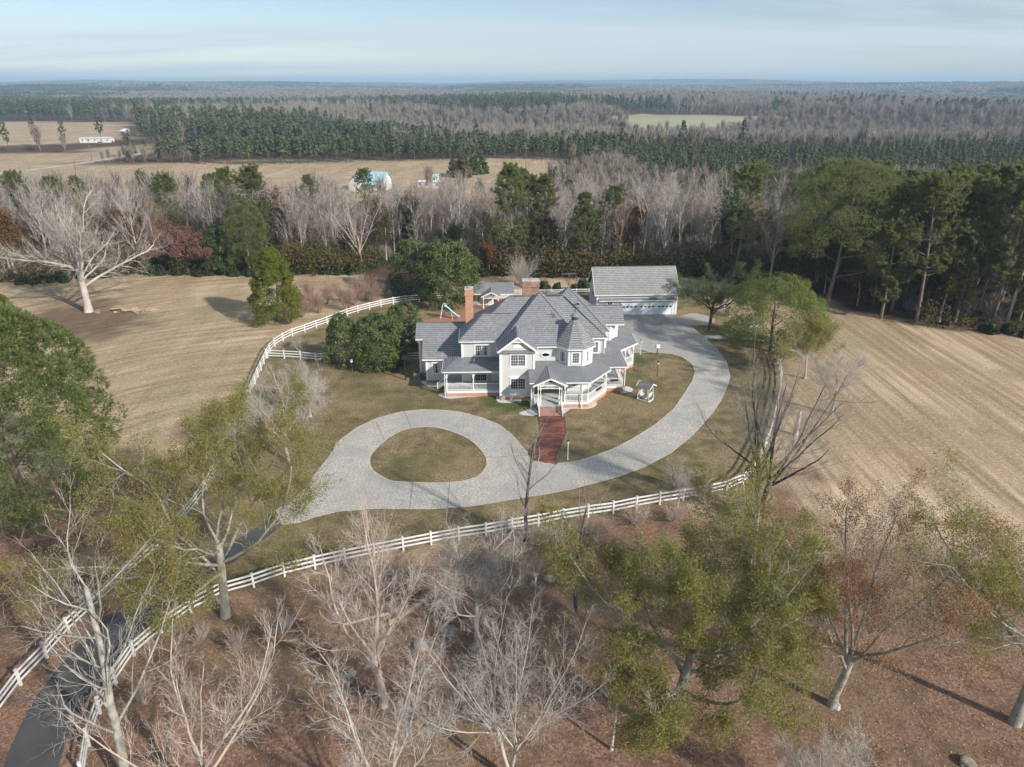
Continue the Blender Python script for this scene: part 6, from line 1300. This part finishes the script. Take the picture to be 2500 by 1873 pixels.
_ov = np.array(OVER + [(-30.0, 262.0, 0.0, .7)]); scatter('belt_bare_wood', _ov[:, :3], _ov[:, 3], SRC['bare'], 'massed leafless trees in the back of the wooded belt', 11)
def thicket():
    for i, (m, lab, u) in enumerate(((M_HARD, 'grey-brown twiggy thicket bush inside the belt behind the garage', (40.0, 152.0)), (L_OLIVE, 'olive leafy thicket bush inside the belt behind the pool house', (-4.0, 166.0)))):
        rng = np.random.default_rng(330 + i)
        if i == 0:
            n = 260; a = rng.random(n) * 6.28; th = rng.uniform(.05, .9, n); r = rng.random(n) ** .5 * 1.3; st = np.stack([np.cos(a) * r, np.sin(a) * r, rng.uniform(0, 1.8, n)], 1); d = nrm(np.stack([np.cos(a) * th, np.sin(a) * th, np.ones(n)], 1)); L = rng.uniform(.8, 2.4, n)[:, None]; s = nrm(np.cross(d, rand_dirs(rng, n))); V = np.stack([st - s * .03, st + s * .03, st + d * L + s * .008, st + d * L - s * .008], 1).reshape(-1, 3); msh = (V, np.arange(4 * n).reshape(-1, 4))
        else:
            n = 420; p = rng.normal(size=(n, 3)) * np.array([.9, .9, .9]) + np.array([0, 0, 1.6]); p = p[p[:, 2] > .1]; msh = leaf_cards(rng, p, .16, .5)
        src('th', 'thicket_bush', msh, m, u[0], u[1], lab, 'bush')
    A = np.concatenate(THICK); scatter('belt_thicket', A[:, :3], A[:, 3], [SRC['th'][0], SRC['th'][0], SRC['th'][1]], 'twiggy undergrowth filling the wooded belt between the trunks', 13, .1)
thicket()
# undergrowth along the wood edges
def undergrowth():
    rng = np.random.default_rng(31); C = []
    for P, wd, n in (([(-82.4,146.5),(-66.8,146.5),(-52.9,146.5),(-43.1,148.6),(-35.0,147.9),(-31.6,153.0)], 5, 260), ([(-6.1,146.5),(4.3,146.5),(17.1,144.4),(38.4,143.7),(49.7,139.1),(57.1,134.5)], 5, 330), ([(70.8,111.6),(76.6,108.8),(81.4,106.0),(90.3,100.7)], 2, 22), ([(-109.6,136.0),(-98.6,139.1),(-88.8,142.4),(-82.4,146.5)], 4, 60)):
        P = np.array(catmull(P, 6)); i = rng.integers(0, len(P) - 1, n); t = rng.random((n, 1)); p = P[i] * (1 - t) + P[i + 1] * t; p = p + np.stack([rng.normal(size=n) * 1.5, rng.uniform(-.5, 1, n) * wd], 1); C.append(np.concatenate([p, np.zeros((n, 1))], 1))
    C = np.concatenate(C); me = bush(65, 1.0, 1.2, 'undergrowth_bush', L_UNDER, 700, .16)[0][1]; x, y = (26.67,145.08); o = link(bpy.data.objects.new('undergrowth_bush', me)); o.location = (x, y, 0); o.scale = (2, 2, 2); tag(o, 'dark green leafy bush at the wood edge directly behind the garage', 'bush')
    scatter('undergrowth', C, rng.uniform(.35, 1.0, len(C)) * np.where(C[:, 0] > 55, 1.5, 2.1), [o, SRC['th'][1], o], 'tangled green undergrowth along the foot of the wooded belt', 3)
undergrowth()
def fallen_leaves():
    rng = np.random.default_rng(41); n = 90000; x = rng.uniform(-60, 60, n); y = rng.uniform(27, 80, n); k = in_poly(x, y, LITTER) & ~in_poly(x, y, ROADP) & (np.abs(x) < .85 * y + 6); x, y = x[k], y[k]
    d = np.zeros((len(x), 3)); d[:, 2] = 1; V, Q = leaf_cards(rng, np.stack([x, y, rng.uniform(.015, .09, len(x))], 1), .055, .6, d, .6)
    m = mat_leaf('fallen_leaf_litter', [(0.18, 0.095, 0.062), (0.27, 0.155, 0.105), (0.38, 0.24, 0.17), (0.14, 0.072, 0.05), (0.50, 0.36, 0.27)], .1, .8, .1); o = link(bpy.data.objects.new('fallen_leaves', np_mesh('fallen_leaves', V, Q, mat=m))); tag(o, 'red-brown leaf litter covering the woodland floor', None, None, 'stuff')
fallen_leaves()


# ---------------------------------------------------------------- far buildings, road, poles
TURQ = mat_plain('turquoise_metal_roof', (0.33, 0.53, 0.56), 0.45, 0.08, 0.8); OFFW = mat_plain('off_white_wall', (0.66, 0.65, 0.63), 0.7, 0.1, 1); TANW = mat_plain('tan_wall', (0.40, 0.33, 0.26), 0.8, 0.1, 1)
def far_house(name, p, rz, w, d, hh, sl, rm, wm, label, cat, win=3, porch=False):
    x, y = p; h = empty(name, (x, y, float(terrain(x, y))), rz, label, cat); MB().box(-w / 2, w / 2, -d / 2, d / 2, -.3, hh).build('wall', wm, h); O = (0, 0, 0)
    e = .4; roof(h, [(-w / 2 - e, -d / 2 - e), (w / 2 + e, -d / 2 - e), (w / 2 + e, d / 2 + e), (-w / 2 - e, d / 2 + e)], [sl, None, sl, None], hh, O, rm, gutter=False)
    for s in (-1, 1): MB().face([(s * w / 2, -d / 2, hh), (s * w / 2, d / 2, hh), (s * w / 2, 0, hh + sl * d / 2)]).build('gable_wall', wm, h)
    for i in range(win):
        cx = -w / 2 + w * (i + .5) / win; o = MB().box(cx - .5, cx + .5, -d / 2 - .05, -d / 2, hh * .4, hh * .8).build('window', WHITE, h); MB().box(cx - .42, cx + .42, -d / 2 - .06, -d / 2 - .05, hh * .43, hh * .77).build('pane', DARK_FILL, o)
    return h
t = far_house('farmhouse', (-52.34,276.30), R(-14), 11, 7, 3.6, .75, TURQ, OFFW, 'white farmhouse with turquoise metal roof beyond the bare trees', 'house', 4)
roof(t, [(-8.5, -5.6), (-2.9, -5.6), (-2.9, 2.5), (-8.5, 2.5)], [None, .8, None, .8], 3.0, (0, 0, 0), TURQ, 'wing_roof', gutter=False); MB().box(-8.1, -3.3, -5.2, 2, -.2, 3.0).build('wing_wall', OFFW, t); MB().face([(-8.1, -5.22, 3.0), (-3.3, -5.22, 3.0), (-5.7, -5.22, 4.9)]).build('gable_wall', OFFW, t)
roof(t, [(-2, -6.0), (4, -6.0), (4, -3.5), (-2, -3.5)], [.3, None, None, None], 2.5, (0, 0, 0), TURQ, 'porch_roof', gutter=False); MB().box(-3, -2.4, .6, 1.2, 4, 7.6).build('chimney', BRICKW, t)
far_house('white_shed', (-31.74,280.91), R(-8), 9, 4, 2.4, .12, WHITE, OFFW, 'long low white shed right of the turquoise-roofed farmhouse', 'shed', 4); far_house('small_shed', (-31.32,295.66), R(-8), 3, 3, 2.4, .6, TURQ, OFFW, 'tiny turquoise-roofed outbuilding behind the long white shed', 'shed', 1)
far_house('mobile_home', (-283.83,508.51), R(6), 20, 6.5, 2.9, .15, OFFW, OFFW, 'long white mobile home at the edge of the left meadow', 'house', 5); far_house('barn', (-298.47,579.04), R(-30), 6, 8, 3.4, .4, WHITE, TANW, 'small pale barn against the left pine wood', 'barn', 1)
far_house('brick_house', (-228.18,1037.41), R(20), 16, 10, 3.5, .5, SHINGG, TANW, 'tan house with pale roof in the clearing among far pines', 'house', 3); far_house('ranch_house', (-181.65,968.46), R(-5), 26, 10, 3.2, .35, SHINGG, OFFW, 'long low pale house in the clearing among far pines', 'house', 4); far_house('metal_shed', (-158.86,1052.38), R(0), 24, 9, 4, .2, WHITE, OFFW, 'white metal shed among the far pines', 'shed', 2)
def parked(p, rz, m, label):
    h = empty('parked_car', (*p, float(terrain(*p))), rz, label, 'car'); b = MB().prism([(-2.2, -.85), (2.2, -.85), (2.2, .85), (-2.2, .85)], .35, .95); b.build('body', m, h); MB().prism([(-1.3, -.75), (1.0, -.75), (1.0, .75), (-1.3, .75)], .95, 1.5).build('cabin', DARK_FILL, h)
    for x in (-1.35, 1.35):
        for y in (-.86, .86): MB().tube([(x, y - .1, .34), (x, y + .1, .34)], .34, 10).build('wheel', DARK, h)
parked((-275.42,508.51), R(20), DARK, 'dark car parked beside the long white mobile home'); parked((-273.95,494.29), R(10), GREYM, 'grey car parked in front of the long white mobile home')
GRAVR = mat_plain('pale_gravel_road', (0.46, 0.42, 0.37), .95, .15, .2)
def strip(name, P, w, z, mat):
    P = catmull(P, 6); m = MB(); V = [Vector((p[0], p[1], 0)) for p in P]; n = len(V); pr = []
    for i in range(n): d = (V[min(i + 1, n - 1)] - V[max(i - 1, 0)]).normalized(); s = Vector((-d.y, d.x, 0)) * (w / 2); pr.append((V[i] + s, V[i] - s))
    for i in range(n - 1): q = [pr[i][1], pr[i + 1][1], pr[i + 1][0], pr[i][0]]; m.face([(v.x, v.y, float(terrain(v.x, v.y)) + z) for v in q])
    return tag(m.build(name, mat), kind='structure')
strip('country_road', [(-234.1,303.6),(-228.1,325.3),(-221.2,350.2),(-215.4,379.1),(-214.2,405.6),(-210.8,428.0)], 5.5, .12, GRAVR); strip('farm_track', [(-194.4,279.7),(-173.2,278.6),(-143.7,276.3),(-121.7,274.1),(-94.4,283.3),(-79.7,288.1),(-57.4,290.6)], 2.6, .1, GRAVR)
def pole(p, hh, label):
    h = empty('utility_pole', (*p, float(terrain(*p))), R(12), label, 'utility pole'); MB().tube([(0, 0, 0), (0, 0, hh)], [.17, .1], 7).build('pole', B_PINE, h); MB().bar((-1.2, 0, hh - .7), (1.2, 0, hh - .7), .12).build('crossarm', B_PINE, h)
pole((6.59,346.71), 12, 'wooden utility pole at the near edge of the far field'); pole((-219.97,385.40), 11, 'wooden utility pole beside the country road')
# the row of pines along the far side of the field, each its own tree
for i, (x, y) in enumerate([p for p in catmull([(-179.9,373.0),(-131.1,361.3),(-112.6,367.0),(-93.1,371.0),(-53.1,381.2),(-10.9,391.9),(23.7,387.6)], 12)]):
    o = link(bpy.data.objects.new('distant_pine', SRC['pine'][i % 3].data)); x += rb.uniform(-2, 2); y += rb.uniform(-1, 5); o.location = (x, y, float(terrain(x, y))); k = rb.uniform(.62, .8); o.scale = (k * 1.15, k * 1.15, k); o.rotation_euler = (0, 0, rb.uniform(0, 6)); tag(o, 'young pine in the row along the far side of the open field', 'tree', 'row of pines along the far field')
_fb = bush(66, 1.0, 1.1, 'field_bush', L_OLIVE, 900, .16)[0][1]
for (u, k, lab) in (((-22.11,314.83), 9, 'rounded tan-olive tree on the far field edge'), ((-15.51,325.33), 8, 'green rounded tree on the far field edge'), ((-146.62,288.10), 5, 'dark shrub beside the farm track')):
    o = link(bpy.data.objects.new('field_tree', _fb if 'olive' in lab else _bm)); o.location = (*u, 0); o.scale = (k, k, k); tag(o, lab, 'tree')

# ---------------------------------------------------------------- air
def haze():
    b = NB('thin_blue_haze'); pv = b.n('ShaderNodeVolumePrincipled'); pv.inputs['Color'].default_value = (0.52, 0.75, 0.98, 1); pv.inputs['Density'].default_value = 0.00019; pv.inputs['Anisotropy'].default_value = 0.0; b.l(pv.outputs[0], b.out.inputs['Volume'])
    o = MB().box(-13000, 13000, -1500, 13500, -40, 110).build('haze', b.m); tag(o, 'thin bluish haze over the whole countryside', None, None, 'stuff'); o.display_type = 'WIRE'
haze()
